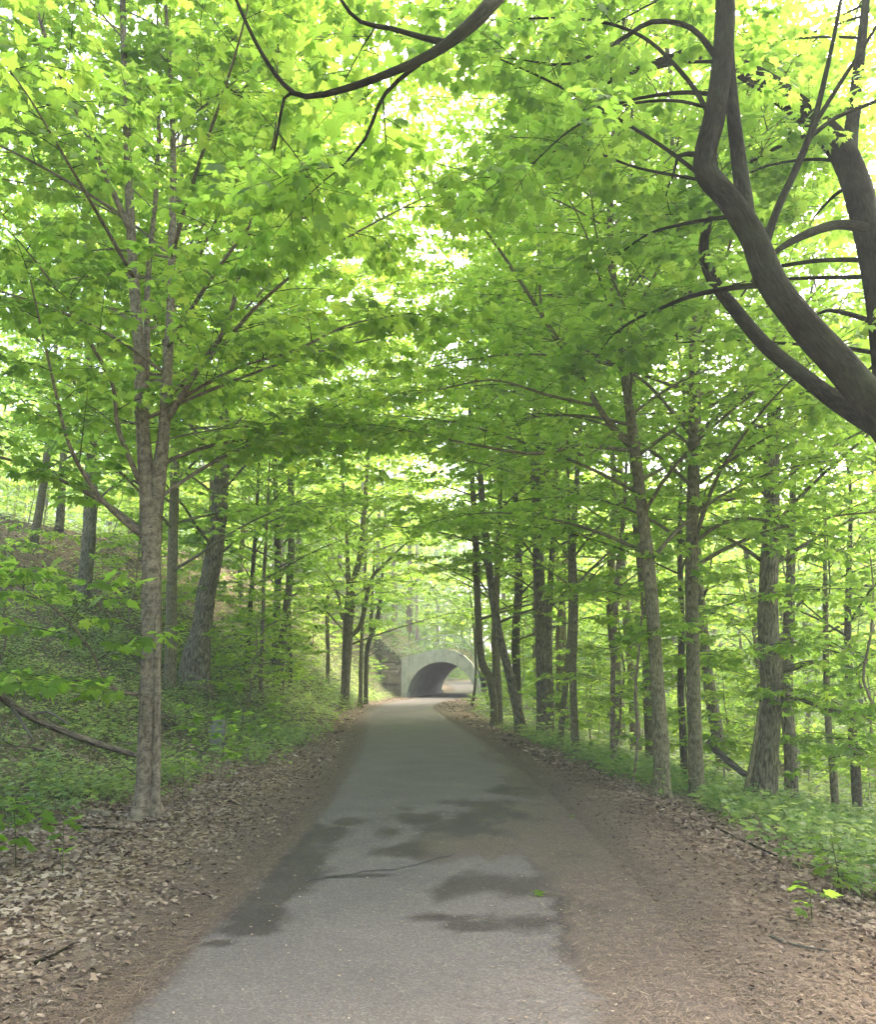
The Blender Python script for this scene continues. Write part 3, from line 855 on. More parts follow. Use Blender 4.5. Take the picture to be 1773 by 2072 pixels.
Y = 8.3
tree('thick dark trunk at the right edge behind the leaning maple',
     plant([(1905, 1650, Y, 95), (1850, 1250, Y, 90), (1815, 950, Y, 84), (1800, 720, Y, 78), (1778, 560, Y, 72), (1750, 440, Y, 66), (1722, 345, Y, 66), (1690, 285, Y, 62), (1612, 215, Y, 56), (1535, 160, Y + .1, 50), (1430, 110, Y + .3, 38), (1330, 130, Y + .5, 26), (1230, 165, Y + .7, 16)], 0.1), 'bark_dark',
     stems=[px_limb([(1715, 330, Y, 40), (1725, 250, Y + .2, 34), (1740, 120, Y + .3, 26), (1760, -60, Y + .3, 16)])],
     limbs=[px_limb([(1790, 470, Y, 30), (1700, 455, Y - .2, 26), (1620, 480, Y - .4, 20), (1560, 520, Y - .6, 12), (1500, 600, Y - .8, 5)])],
     auto=(24, 3.6, 4.0), az=(0.3, 3.0), seed=8, leaf=dict(NEAR, sp=0.28, size=0.115, tint=0.45, tpl=MAPLE2, t_from=0.4), group="hero trees by the path", bare=1, flare=0.4, sides=18, step=0.08)

# --- maples beside the viewpoint, and unseen ones added behind it to shade the foreground
for k, (lab, x, y, h) in enumerate((('maple out of the picture at left whose leafy branches hang into the top left', -5.6, 3.6, 13), ('maple out of the picture at right whose leaves hang into the top right', 8.6, 1.2, 14),
                                    ('unseen maple added for shade behind the viewpoint on the left bank', -4.6, -2.5, 13), ('unseen maple added for shade behind the viewpoint on the right verge', 4.2, -4.0, 14), ('unseen maple added for shade farther behind the viewpoint on the left', -3.8, -9, 14))):
    z = float(height(x, y)); zz = np.linspace(0, h, 9); r_ = np.random.default_rng(60 + k)
    tr = np.column_stack([x + r_.normal(0, .08, 9).cumsum(), y + r_.normal(0, .08, 9).cumsum(), z - 0.2 + zz, np.linspace(0.17, 0.02, 9)])
    tree(lab, tr, 'bark', auto=(30, 3.4, 4.4), seed=60 + k, leaf=dict(MID, sp=0.42, size=0.12, gap=0.36), group='maples roofing the viewpoint', taper=0.2)

# --- two straight maples at the right verge
Y = 11.5
tree('slender brown maple rooted at the right edge of the path, leaning slightly left',
     taller(plant([(1340, 1612, Y, 37), (1337, 1500, Y, 32), (1325, 1300, Y, 30), (1310, 1120, Y, 28), (1296, 1000, Y, 26), (1284, 900, Y, 26), (1270, 800, Y, 21), (1255, 680, Y, 19), (1240, 560, Y, 17), (1235, 430, Y, 14), (1240, 300, Y, 10), (1248, 120, Y, 5)], 0.08), 13.5, RNG), 'bark',
     limbs=[px_limb([(1279, 905, Y, 18), (1225, 845, Y, 15), (1160, 735, Y, 13), (1112, 662, Y - .2, 11), (1060, 580, Y - .4, 9), (1000, 490, Y - .6, 7), (940, 410, Y - .8, 3)]),
            px_limb([(1278, 912, Y, 11), (1180, 903, Y - .3, 9), (1080, 918, Y - .7, 8), (960, 900, Y - 1.1, 6), (820, 870, Y - 1.5, 3)]),
            px_limb([(1160, 735, Y, 8), (1100, 640, Y + .2, 7), (1090, 500, Y + .4, 5), (1075, 380, Y + .5, 3)]),
            px_limb([(1200, 820, Y, 9), (1110, 800, Y - .5, 7), (1000, 770, Y - 1.2, 5), (880, 790, Y - 1.8, 3)])],
     auto=(40, 2.9, 4.2), taper=0.25, seed=12, leaf=dict(MID, sp=0.30, size=0.115, fine=True), group='hero trees by the path', flare=0.45, sides=16, step=0.08)
Y = 12.6
tree('straight upright brown maple just behind the slender one at the right verge',
     taller(plant([(1410, 1612, Y, 34), (1407, 1500, Y, 31), (1402, 1300, Y, 29), (1400, 1150, Y, 29), (1404, 950, Y, 27), (1406, 800, Y, 25), (1402, 640, Y, 21), (1386, 540, Y, 18), (1372, 430, Y, 14), (1360, 280, Y, 9), (1350, 100, Y, 4)], 0.08), 14.5, RNG), 'bark',
     limbs=[px_limb([(1408, 880, Y, 13), (1470, 830, Y - .2, 11), (1540, 790, Y - .4, 9), (1640, 800, Y - .7, 6), (1730, 830, Y - 1, 3)]),
            px_limb([(1402, 1100, Y, 9), (1460, 1060, Y - .1, 8), (1530, 1050, Y - .3, 6), (1640, 1080, Y - .7, 3)])],
     auto=(38, 2.5, 4.0), taper=0.25, seed=14, leaf=dict(MID, sp=0.32, size=0.115, tint=0.6), group='hero trees by the path', flare=0.35, sides=16, step=0.08)

# --- the stout rough-barked tree down the bank
Y = 15
tree('stout rough barked tree down the right bank with a broken stub and drooping bare limb',
     plant([(1538, 1660, Y, 66), (1548, 1580, Y, 54), (1556, 1480, Y, 49), (1562, 1380, Y, 48), (1556, 1290, Y, 45), (1556, 1200, Y, 42), (1560, 1090, Y, 38), (1562, 960, Y, 35), (1566, 820, Y, 30), (1560, 640, Y, 22), (1550, 450, Y, 12)], 0.15), 'bark_rough',
     limbs=[px_limb([(1570, 1352, Y, 20), (1600, 1352, Y - .1, 16), (1630, 1342, Y - .2, 13), (1652, 1338, Y - .2, 7)]),
            px_limb([(1572, 1410, Y, 12), (1610, 1412, Y - .2, 9), (1680, 1436, Y - .4, 8), (1773, 1452, Y - .7, 6), (1840, 1475, Y - .9, 3)])],
     auto=(26, 3.0, 4.4), seed=17, leaf=dict(MID, sp=0.36, t_from=0.35, tint=0.65), flare=0.5, sides=18, step=0.1, ridge=0.11)

# --- the row beyond, right of the path
rows = [
    ('maple with an elbow low in its trunk, first of the row right of the tunnel', 'bark', 27, [(1000, 1474, 20), (1000, 1420, 18), (992, 1375, 18), (976, 1340, 17), (970, 1290, 17), (966, 1200, 16), (962, 1080, 15), (955, 950, 12), (950, 800, 7), (948, 690, 3)]),
    ('thin straight maple close behind the elbowed one', 'bark', 28.5, [(1013, 1470, 14), (1008, 1380, 15), (1004, 1280, 14), (1006, 1180, 13), (1010, 1050, 10), (1015, 900, 6), (1018, 780, 3)]),
    ('smooth maple leaning strongly left over the path edge', 'bark_rough', 25, [(1060, 1484, 30), (1046, 1430, 22), (1030, 1360, 20), (1012, 1290, 19), (998, 1210, 19), (988, 1130, 17), (975, 1000, 14), (968, 860, 9), (960, 720, 4)]),
    ('dark upright tree behind the leaning maple', 'bark_mid', 31, [(1050, 1460, 20), (1046, 1380, 19), (1044, 1280, 19), (1050, 1180, 18), (1046, 1050, 15), (1040, 900, 10), (1042, 760, 4)]),
    ('thickest trunk in the row right of the path, rough and twin stemmed', 'bark_rough', 24.5, [(1100, 1492, 34), (1099, 1420, 29), (1096, 1320, 28), (1092, 1200, 27), (1088, 1060, 25), (1084, 930, 22), (1088, 800, 16), (1095, 640, 8), (1100, 520, 3)]),
    ('slim maple leaning right beside the thickest trunk of the row', 'bark', 21.5, [(1130, 1504, 14), (1140, 1430, 13), (1150, 1330, 12), (1155, 1230, 11), (1152, 1100, 9), (1150, 960, 6), (1146, 820, 3)]),
    ('brown maple at the near end of the row, before the two verge maples', 'bark', 19, [(1166, 1528, 20), (1162, 1450, 17), (1160, 1350, 16), (1164, 1230, 15), (1160, 1100, 14), (1168, 960, 12), (1180, 800, 8), (1190, 640, 3)]),
    ('thin tall maple with pale bark in the gap right of the row', 'bark_grey', 18, [(1237, 1505, 11), (1240, 1400, 11), (1243, 1290, 11), (1251, 1150, 10), (1264, 1020, 8), (1270, 880, 5), (1275, 760, 3)]),
    ('crooked spindly sapling beside the slender verge maple', 'bark_grey', 13, [(1278, 1590, 6), (1290, 1500, 6), (1286, 1400, 6), (1294, 1310, 5), (1300, 1220, 4), (1296, 1120, 3)]),
    ('dark slim tree seen between the two verge maples', 'bark_mid', 17.5, [(1386, 1600, 17), (1383, 1500, 16), (1378, 1400, 15), (1380, 1270, 14), (1376, 1100, 11), (1380, 940, 6), (1384, 800, 3)]),
    ('rough trunk just behind the stout rough barked tree', 'bark_rough', 21, [(1602, 1625, 30), (1600, 1520, 27), (1592, 1420, 26), (1596, 1300, 24), (1600, 1150, 20), (1605, 980, 14), (1610, 800, 5)]),
    ('dark slender trunk right of the stout tree, leaning left', 'bark', 19, [(1692, 1650, 17), (1686, 1560, 16), (1676, 1460, 14), (1672, 1340, 13), (1670, 1200, 10), (1668, 1040, 5)]),
    ('dark trunk near the right edge down the slope', 'bark_mid', 20, [(1738, 1680, 22), (1732, 1560, 20), (1722, 1430, 18), (1716, 1300, 16), (1718, 1150, 12), (1720, 980, 6)]),
    ('small curved tree at the right foot of the tunnel arch', 'bark_mid', 46, [(954, 1428, 7), (960, 1400, 6), (963, 1360, 5), (962, 1310, 5), (958, 1260, 4), (950, 1190, 2)]),
]



for k, (lab, bk, Y, pts) in enumerate(rows):
    tr = plant([(a, b, Y, w) for a, b, w in pts])
    big = tr[-1, 2] - tr[0, 2]
    small = big < 5 or k == 8
    n = 9 if small else (22 if k in (1, 5, 7) else 30)
    if not small:
        tr = taller(tr, 14.5 + 3.5 * RNG.uniform(), RNG)
    st = []
    if k == 4:
        st = [px_limb([(1112, 1480, Y, 20), (1114, 1420, Y, 18), (1110, 1340, Y, 17), (1112, 1220, Y, 15), (1120, 1080, Y, 12), (1128, 920, Y, 7), (1132, 780, Y, 3)])]
    if k == 0:
        st = [px_limb([(998, 1385, Y, 12), (1002, 1350, Y, 13), (1000, 1280, Y, 12), (1004, 1180, Y, 10), (1012, 1060, Y, 6), (1016, 960, Y, 3)])]
    tree(lab, tr, bk, st, auto=(n, tr[0, 2] + (1.6 if small else 3.1), 1.6 if small else 4.8), seed=100 + k, leaf=dict(MID, sp=0.3 if small else 0.46, gap=0.36, l2=0.8 if small else 1.5, size=0.135, tint=0.6), taper=0.5 if small else 0.15, flare=0.75, sides=12, step=0.12, ridge=0.10 if bk == 'bark_rough' else 0.06)

# --- limbs from both sides meet over the middle distance
for k, (lab, x, y, h) in enumerate((('tall maple on the left bank whose crown arches over the path halfway to the tunnel', -5.2, 15.5, 15), ('tall maple on the left bank beyond the massive trunk, arching over the path', -6.0, 30, 17),
                                    ('tall maple down the right bank whose crown closes over the path', 5.4, 22, 18), ('tall maple farther down the right bank with a wide crown', 4.8, 34, 18), ('tall maple with a wide crown near the right of the tunnel', 5.6, 48, 19))):
    z = float(height(x, y)); zz = np.linspace(0, h, 9); r_ = np.random.default_rng(160 + k)
    tr = np.column_stack([x + r_.normal(0, .12, 9).cumsum(), y + r_.normal(0, .12, 9).cumsum(), z - 0.2 + zz, np.linspace(0.16, 0.03, 9)])
    tree(lab, tr, 'bark', auto=(34, z + h * 0.42, 6.2), az=(-1.5, 1.5) if x < 0 else (1.64, 4.64), seed=160 + k, leaf=dict(MID, sp=0.31, size=0.13, gap=0.32, l2=1.6), taper=0.15, flare=0.7, step=0.2)

# --- left side of the path and the hillside
rows = [
    ('furrowed dark maple at the left path edge before the tunnel, with a curved side branch', 'bark_rough', 38, [(697, 1428, 24), (700, 1370, 21), (703, 1300, 22), (706, 1240, 24), (712, 1190, 16), (728, 1130, 14), (735, 1060, 12), (742, 970, 9), (750, 850, 4)]),
    ('massive rough trunk on the left bank leaning right', 'bark_rough', 22, [(398, 1335, 62), (408, 1270, 47), (420, 1190, 42), (436, 1100, 38), (446, 1000, 35), (452, 900, 31), (456, 780, 28), (462, 600, 18), (468, 420, 6)]),
    ('straight grey trunk right behind the lone forked maple', 'bark', 20, [(346, 1318, 26), (347, 1220, 24), (350, 1100, 22), (353, 980, 21), (354, 860, 19), (352, 700, 15), (350, 520, 8), (348, 400, 3)]),
    ('tall dark trunk high on the left bank, leftmost of the big ones', 'bark_rough', 24, [(168, 1232, 36), (172, 1180, 31), (180, 1090, 30), (185, 980, 28), (184, 860, 25), (180, 720, 20), (176, 560, 12), (172, 400, 4)]),
    ('thin pale stem standing in the herbs on the left bank', 'bark_grey', 25, [(530, 1440, 9), (528, 1360, 9), (532, 1270, 8), (534, 1170, 8), (540, 1060, 6), (545, 940, 3)]),
    ('thin dark stem left of the furrowed maple', 'bark_mid', 33, [(588, 1400, 10), (586, 1300, 10), (585, 1200, 9), (590, 1090, 8), (594, 960, 5), (598, 850, 2)]),
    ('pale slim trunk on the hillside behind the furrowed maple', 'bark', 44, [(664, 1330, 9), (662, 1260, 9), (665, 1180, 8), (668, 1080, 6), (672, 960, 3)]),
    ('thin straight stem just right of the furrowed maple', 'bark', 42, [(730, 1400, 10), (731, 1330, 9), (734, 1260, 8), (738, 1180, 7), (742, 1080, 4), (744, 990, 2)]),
    ('cluster stemmed tree leaning right above the stone wall', 'bark_mid', 46, [(742, 1330, 10), (748, 1295, 11), (765, 1245, 10), (772, 1190, 8), (776, 1120, 6), (780, 1030, 3)]),
    ('dark tree on the ridge of the left hillside', 'bark_mid', 34, [(560, 1240, 16), (562, 1150, 15), (560, 1050, 13), (556, 930, 10), (552, 800, 5)]),
    ('slim dark trunk beyond the massive leaning trunk', 'bark_mid', 29, [(500, 1350, 12), (505, 1260, 11), (512, 1150, 10), (520, 1030, 8), (525, 900, 5), (530, 780, 2)]),
    ('leaning trunk near the top left of the hillside', 'bark', 27, [(60, 1150, 22), (75, 1060, 20), (92, 950, 17), (105, 820, 13), (115, 660, 6)]),
]
for k, (lab, bk, Y, pts) in enumerate(rows):
    tr = plant([(a, b, Y, w) for a, b, w in pts])
    st, lb = [], []
    if k == 0:
        lb = [px_limb([(708, 1290, Y, 9), (728, 1268, Y, 11), (740, 1225, Y, 10), (752, 1170, Y - .3, 8), (790, 1130, Y - .8, 6), (830, 1090, Y - 1.4, 3)]),
              px_limb([(704, 1225, Y, 18), (706, 1200, Y, 14), (704, 1150, Y, 11), (700, 1050, Y, 8), (690, 930, Y, 3)]),
              px_limb([(700, 1262, Y, 8), (690, 1240, Y, 6), (684, 1200, Y, 4), (660, 1170, Y, 2)])]
    if k == 8:
        st = [px_limb([(750, 1290, Y, 8), (752, 1230, Y, 7), (756, 1150, Y, 5), (758, 1060, Y, 3)])]
    thin = k in (4, 5, 6, 7, 8)
    tr = taller(tr, tr[0, 2] + (9.0 if thin else 15.5) + 2.5 * RNG.uniform(), RNG)
    tree(lab, tr, bk, st, lb, auto=(18 if thin else 34, tr[0, 2] + (2.0 if thin else 2.6), 2.6 if thin else 5.2), seed=200 + k, leaf=dict(MID, sp=0.36, l2=1.1 if thin else 1.5, size=0.135, tint=0.55), taper=0.4 if thin else 0.15, flare=0.75, sides=12, step=0.12, ridge=0.12 if bk == 'bark_rough' else 0.06)


# ------------------------------------------------------------------ copies: woods behind
def copy_tree(root, loc, rz, sc, label, group):
    r = root.copy(); COL.objects.link(r)
    r.location = loc; r.rotation_euler = (0, 0, rz); r.scale = (sc[0], sc[0], sc[1])
    r['label'] = label; r['group'] = group
    for ch in list(root.children):
        c = ch.copy(); COL.objects.link(c); c.parent = r
    return r


def proto(kind, seed):
    rng = np.random.default_rng(seed)
    if kind == 'tree':
        H = rng.uniform(13, 16)
        z = np.linspace(0, H, 9)
        tr = np.column_stack([np.cumsum(rng.normal(0, .10, 9)), np.cumsum(rng.normal(0, .10, 9)), z, np.linspace(0.17, 0.02, 9)])
        tr[:, :2] -= tr[0, :2]; tr[0, 2] = -0.4
        return tree('x', tr, ['bark', 'bark_grey', 'bark_rough'][seed % 3], auto=(26, 3.2, 3.9), seed=seed, leaf=dict(FAR, clear=False), flare=0.3, sides=9, step=0.3, name='forest_tree', e0=(12, 45))
    H = rng.uniform(3.2, 4.6)
    z = np.linspace(0, H, 7)
    tr = np.column_stack([np.cumsum(rng.normal(0, .09, 7)), np.cumsum(rng.normal(0, .09, 7)), z, np.linspace(0.028, 0.008, 7)])
    tr[:, :2] -= tr[0, :2]; tr[0, 2] = -0.15
    return tree('x', tr, 'bark_grey', auto=(14, 0.5, 1.5), seed=seed, leaf=dict(sp=0.24, l2=0.7, l3=0.32, m=3, size=0.14, tpl=MAPLE3, tint=0.62, fine=False, clear=False, pairs=2, gap=0.3), flare=0.1, sides=7, step=0.2, name='young_maple', cat='sapling', e0=(5, 35))


protos = [proto('tree', 301 + k) for k in range(4)]
saps = [proto('sapling', 401 + k) for k in range(4)]
used = set()


def put(pool, x, y, sc, label, group):
    i = int(RNG.integers(0, len(pool)))
    z = float(height(np.array([x]), np.array([y]))[0])
    if id(pool[i]) not in used:
        used.add(id(pool[i])); r = pool[i]
        r.location = (x, y, z); r.rotation_euler = (0, 0, RNG.uniform(0, 6.28)); r.scale = (sc, sc, sc)
        r['label'] = label; r['group'] = group
        return r
    return copy_tree(pool[i], (x, y, z), RNG.uniform(0, 6.28), (sc, sc * RNG.uniform(0.9, 1.15)), label, group)


def in_view(x, y, pad=3.0):
    return abs(x) < 0.54 * y + pad


taken = []


def free(x, y, d):
    for a, b in taken:
        if (a - x) ** 2 + (b - y) ** 2 < d * d:
            return False
    taken.append((x, y)); return True


def fill(pool, n, xr, yr, cond, d, sc, label, group):
    c = 0
    for _ in range(n * 40):
        if c >= n:
            break
        x, y = RNG.uniform(*xr), RNG.uniform(*yr)
        if in_view(x, y) and cond(x, y) and free(x, y, d):
            put(pool, x, y, RNG.uniform(*sc), label, group); c += 1


fill(protos, 40, (4, 45), (20, 70), lambda x, y: x > veg_right(y) + 2.5, 3.2, (0.85, 1.25), 'slim forest tree among many in the green woods right of the path', 'forest trees right of the path')
fill(protos, 26, (-40, -7), (26, 75), lambda x, y: x < path_x(y) - 7, 3.6, (0.8, 1.15), 'slim forest tree among many on the left hillside', 'forest trees on the left hillside')
fill(protos, 30, (-30, 60), (82, 118), lambda x, y: abs(x - path_x(y)) > 4, 4.0, (1.1, 1.6), 'far forest tree among many in the woods beyond the tunnel', 'forest trees beyond the tunnel')
fill(protos, 9, (-16, 12), (66, 84), lambda x, y: abs(x - path_x(y)) > 3.6 and not (y < 73 and abs(x - path_x(y)) < 6), 3.2, (1.4, 1.75), 'tall forest tree among several rising behind the tunnel', 'tall trees behind the tunnel')
taken.clear()
fill(saps, 95, (2.5, 32), (13, 62), lambda x, y: x > veg_right(y) + 1.0, 1.3, (0.6, 1.3), 'leafy young maple among many under the trees right of the path', 'young maples right of the path')
fill(saps, 70, (-24, -3.5), (13, 60), lambda x, y: x < path_x(y) - 3.8 and not (y < 21 and x > -8.0), 1.5, (0.45, 1.1), 'leafy young maple among many on the left bank', 'young maples on the left bank')

# the far wood that closes the view
g = Geo()
n = 110000
a = RNG.uniform(R(-36), R(36), n); rr = RNG.uniform(105, 150, n)
x, y = np.sin(a) * rr, np.cos(a) * rr
k = (np.abs(x - path_x(y)) > 3.5)
x, y = x[k], y[k]; n = len(x)
cl = fbm(x * 0.18, y * 0.18, None, 77)
z = height(x, y) + RNG.uniform(0, 1, n) ** 1.3 * (14 + 26 * cl)
dd = np.column_stack([RNG.normal(0, 1, n), RNG.normal(0, 1, n), RNG.normal(-0.2, 0.3, n)])
nn = np.column_stack([RNG.normal(0, .5, n), RNG.normal(0, .5, n) - 0.5, np.ones(n)])
add_leaves(g, MAPLE3, np.column_stack([x, y, z]), dd, nn, RNG.uniform(0.5, 1.1, n), 0.6 + (fbm(x * .3, y * .3, z * .3, 5) - .5) * 0.8)
o = g.build('distant_woods', MAT['leaf']); tag(o, 'far mass of pale green woodland beyond the tunnel and valley', 'woodland', kind='stuff')

# ------------------------------------------------------------------ the tunnel under the bank
def concrete_mat(name, base, stain=0.5):
    m, nt, out = newmat(name)
    co = coords(nt)
    n1 = noise(nt, co, 2.2, 6, 0.65)
    c = ramp(nt, [(0.3, tuple(b * 0.72 for b in base)), (0.55, base), (0.8, tuple(min(1, b * 1.2) for b in base))], n1)
    st = noise(nt, coords(nt, 'Object', (3.0, 3.0, 0.35)), 1.8, 5, 0.7)
    c = mixc(nt, math_(nt, 'MULTIPLY', ramp(nt, [(0.48, (0, 0, 0)), (0.68, (1, 1, 1))], st), stain), c, (0.17, 0.165, 0.11))
    ru = noise(nt, coords(nt, 'Object', (2.0, 2.0, 0.6)), 1.1, 4, 0.6)
    c = mixc(nt, math_(nt, 'MULTIPLY', ramp(nt, [(0.58, (0, 0, 0)), (0.72, (1, 1, 1))], ru), 0.55), c, (0.30, 0.21, 0.13))
    f = noise(nt, co, 30, 4, 0.7)
    finish(nt, out, c, 0.9, f, 0.3, 0.02, 0.2)
    return m


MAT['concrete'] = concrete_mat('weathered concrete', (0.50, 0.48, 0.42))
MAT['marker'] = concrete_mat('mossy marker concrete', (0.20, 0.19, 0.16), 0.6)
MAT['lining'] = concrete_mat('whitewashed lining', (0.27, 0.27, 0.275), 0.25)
m, nt, out = newmat('galvanised rail'); finish(nt, out, (0.30, 0.31, 0.27), 0.6, noise(nt, coords(nt), 20), 0.1, 0.005, 0.5); MAT['rail'] = m
m, nt, out = newmat('dark scribble'); finish(nt, out, (0.12, 0.12, 0.11), 0.8); MAT['scribble'] = m

TA = R(15.5)
TU = np.array([math.cos(TA), -math.sin(TA), 0]); TV = np.array([math.sin(TA), math.cos(TA), 0])
TO = np.array([0.20, 60.6, 0.0]); TL = 9.5; RI = 2.55


def tp(u, v, w):
    u, v, w = np.broadcast_arrays(np.asarray(u, float), np.asarray(v, float), np.asarray(w, float))
    return TO + u[..., None] * TU + v[..., None] * TV + w[..., None] * UP


bridge = empty('tunnel_bridge', TO, 'pale concrete arch tunnel carrying a railed walk over the path', 'tunnel')
_ou = np.array([-3.0, -2.2, -1.4, -0.7, 0.0, 0.6, 1.2, 1.8, 2.3, 2.65, 2.9, 3.0])
_ow = np.array([2.88, 3.02, 3.24, 3.40, 3.47, 3.43, 3.28, 2.95, 2.45, 1.85, 1.1, 0.0])


def top_w(u):
    return np.interp(u, _ou, _ow)


def portal(name, v0, v1):
    g = Geo()
    th = np.linspace(np.pi, 0, 49)
    iu, iw = RI * np.cos(th), RI * np.sin(th) + 0.02
    # matching points on the outer edge
    ou = np.concatenate([np.full(10, -3.0), np.linspace(-3.0, 2.3, 30)[1:], np.interp(np.linspace(0, 1, 11)[1:], [0, 0.35, 0.7, 1], [2.3, 2.65, 2.9, 3.0])])
    ow = np.concatenate([np.linspace(-0.3, 2.88, 10), top_w(np.linspace(-3.0, 2.3, 30)[1:]), np.interp(np.linspace(0, 1, 11)[1:], [0, 0.35, 0.7, 1], [2.45, 1.85, 1.1, -0.3])])
    iw[0] = iw[-1] = -0.3
    n = len(th)
    Vs = [tp(iu, v0, iw), tp(ou, v0, ow), tp(iu, v1, iw), tp(ou, v1, ow)]
    V = np.vstack(Vs)
    F = []
    for i in range(n - 1):
        F += [[i, n + i, n + i + 1, i + 1], [2 * n + i, 2 * n + i + 1, 3 * n + i + 1, 3 * n + i], [n + i, 3 * n + i, 3 * n + i + 1, n + i + 1], [i, i + 1, 2 * n + i + 1, 2 * n + i]]
    g.add(V, F)
    return g.build(name, MAT['concrete'], bridge, TO)


portal('portal_wall', 0, 0.4)
portal('portal_wall', TL - 0.4, TL)
# course line and left panel
g = Geo()


def boxuvw(g, u0, u1, v0, v1, w0, w1, mat=0):
    V = np.array([tp(u, v, w) for u in (u0, u1) for v in (v0, v1) for w in (w0, w1)])
    g.add(V, [[0, 1, 3, 2], [4, 6, 7, 5], [0, 4, 5, 1], [2, 3, 7, 6], [0, 2, 6, 4], [1, 5, 7, 3]], 0.5, None, mat)


boxuvw(g, -3.02, -2.0, -0.03, 0.02, 1.62, 1.66)
g.build('ledge', MAT['concrete'], bridge, TO)
# corrugated arch lining
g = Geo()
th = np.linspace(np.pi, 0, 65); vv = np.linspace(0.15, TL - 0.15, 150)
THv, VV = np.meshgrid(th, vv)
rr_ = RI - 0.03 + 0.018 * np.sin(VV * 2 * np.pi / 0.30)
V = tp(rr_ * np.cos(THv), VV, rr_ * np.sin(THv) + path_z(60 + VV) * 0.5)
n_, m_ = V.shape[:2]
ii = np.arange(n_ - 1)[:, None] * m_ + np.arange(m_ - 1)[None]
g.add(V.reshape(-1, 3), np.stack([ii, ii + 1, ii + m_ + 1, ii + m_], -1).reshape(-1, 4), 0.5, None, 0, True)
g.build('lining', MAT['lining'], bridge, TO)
g = Geo()
boxuvw(g, -RI - 0.02, -RI + 0.22, -0.02, TL, -0.2, 0.42); boxuvw(g, RI - 0.22, RI + 0.02, -0.02, TL, -0.2, 0.42)
g.build('footing', MAT['lining'], bridge, TO)
# scribble on the right haunch
g = Geo()
a = np.linspace(0, 2 * np.pi, 24)
q = tp(1.55 + 0.22 * np.cos(a), -0.012, 3.0 + -0.16 * np.cos(a) + 0.13 * np.sin(a))
tube(g, np.column_stack([q, np.full(24, 0.014)]), 5, 0.1, 0, 0, 1, knots=False)
q = tp(np.array([1.42, 1.5, 1.58, 1.66, 1.72]), -0.012, np.array([3.05, 2.98, 3.02, 2.9, 2.93]))
tube(g, np.column_stack([q, np.full(5, 0.014)]), 5, 0.05, 0, 0, 2, knots=False)
g.build('graffiti_scribble', MAT['scribble'], bridge, TO)
# railing
rail = bpy.data.objects.new('railing', None); COL.objects.link(rail); rail.parent = bridge
ru_ = np.linspace(-3.3, 2.85, 26)
rt = np.interp(ru_, [-3.3, -2.9, -2.0, -0.9, 0.2, 1.0, 1.9, 2.5, 2.85], [3.75, 3.83, 4.02, 4.40, 4.52, 4.42, 3.98, 3.45, 2.85])
rt = np.convolve(np.pad(rt, 2, 'edge'), np.ones(5) / 5, 'valid')
for nm, dz, rr in (('top_rail', 0.0, 0.035), ('mid_rail', -0.52, 0.028)):
    g = Geo(); tube(g, np.column_stack([tp(ru_, 0.25, rt + dz), np.full(26, rr)]), 8, 0.12, 0, 0, 1, knots=False)
    g.build(nm, MAT['rail'], rail, TO)
for u in (-2.6, -1.35, 0.1, 1.55, 2.45):
    g = Geo(); t_ = float(np.interp(u, ru_, rt))
    tube(g, np.column_stack([tp(np.full(3, u), 0.25, np.array([float(top_w(u)) - 0.15, (t_ + top_w(u)) / 2, t_ - 0.01])), np.full(3, 0.03)]), 8, 0.2, 0, 0, 1, knots=False)
    g.build('post', MAT['rail'], rail, TO)

# earth over the tunnel
uu = np.concatenate([np.linspace(-16, -3, 34), np.linspace(-2.8, 2.8, 36), np.linspace(2.9, 9, 20)])
vv = np.linspace(0.3, TL - 0.3, 26)
UU, VV = np.meshgrid(uu, vv)
hw = np.where(UU < -3, 2.80 + (-3 - UU) * 0.85, np.where(UU > 2.6, 2.0 - (UU - 2.6) * 0.9, top_w(UU) - 0.10))
hw = np.minimum(hw, 9.5) + (fbm(UU * 1.2, VV * 1.2, None, 91) - 0.5) * 0.3 * np.clip((np.abs(UU) - 2) / 2, 0.25, 1) + 0.35 * np.sin(np.pi * VV / TL) * (UU < 2.6)
V = tp(UU, VV, hw)
g = Geo(); n_, m_ = V.shape[:2]
ii = np.arange(n_ - 1)[:, None] * m_ + np.arange(m_ - 1)[None]
g.add(V.reshape(-1, 3), np.stack([ii, ii + 1, ii + m_ + 1, ii + m_], -1).reshape(-1, 4), 0.7, np.zeros((n_ * m_, 2)), 0, True)
for sel in (uu < -2.9, uu > 2.95):
    us = uu[sel]; k = len(us)
    top_ = V[0][sel]; mid_ = tp(us, 0.28, hw[0][sel] * 0.5); bot_ = tp(us, 0.25, np.full(k, -3.0))
    g.add(np.vstack([top_, mid_, bot_]), [[r_ * k + i, r_ * k + i + 1, (r_ + 1) * k + i + 1, (r_ + 1) * k + i] for r_ in range(2) for i in range(k - 1)], 0.4, None, 0, True)
o = g.build('embankment', MAT['ground']); tag(o, 'earth bank over the concrete tunnel', kind='structure')
EMB = (UU, VV, hw)
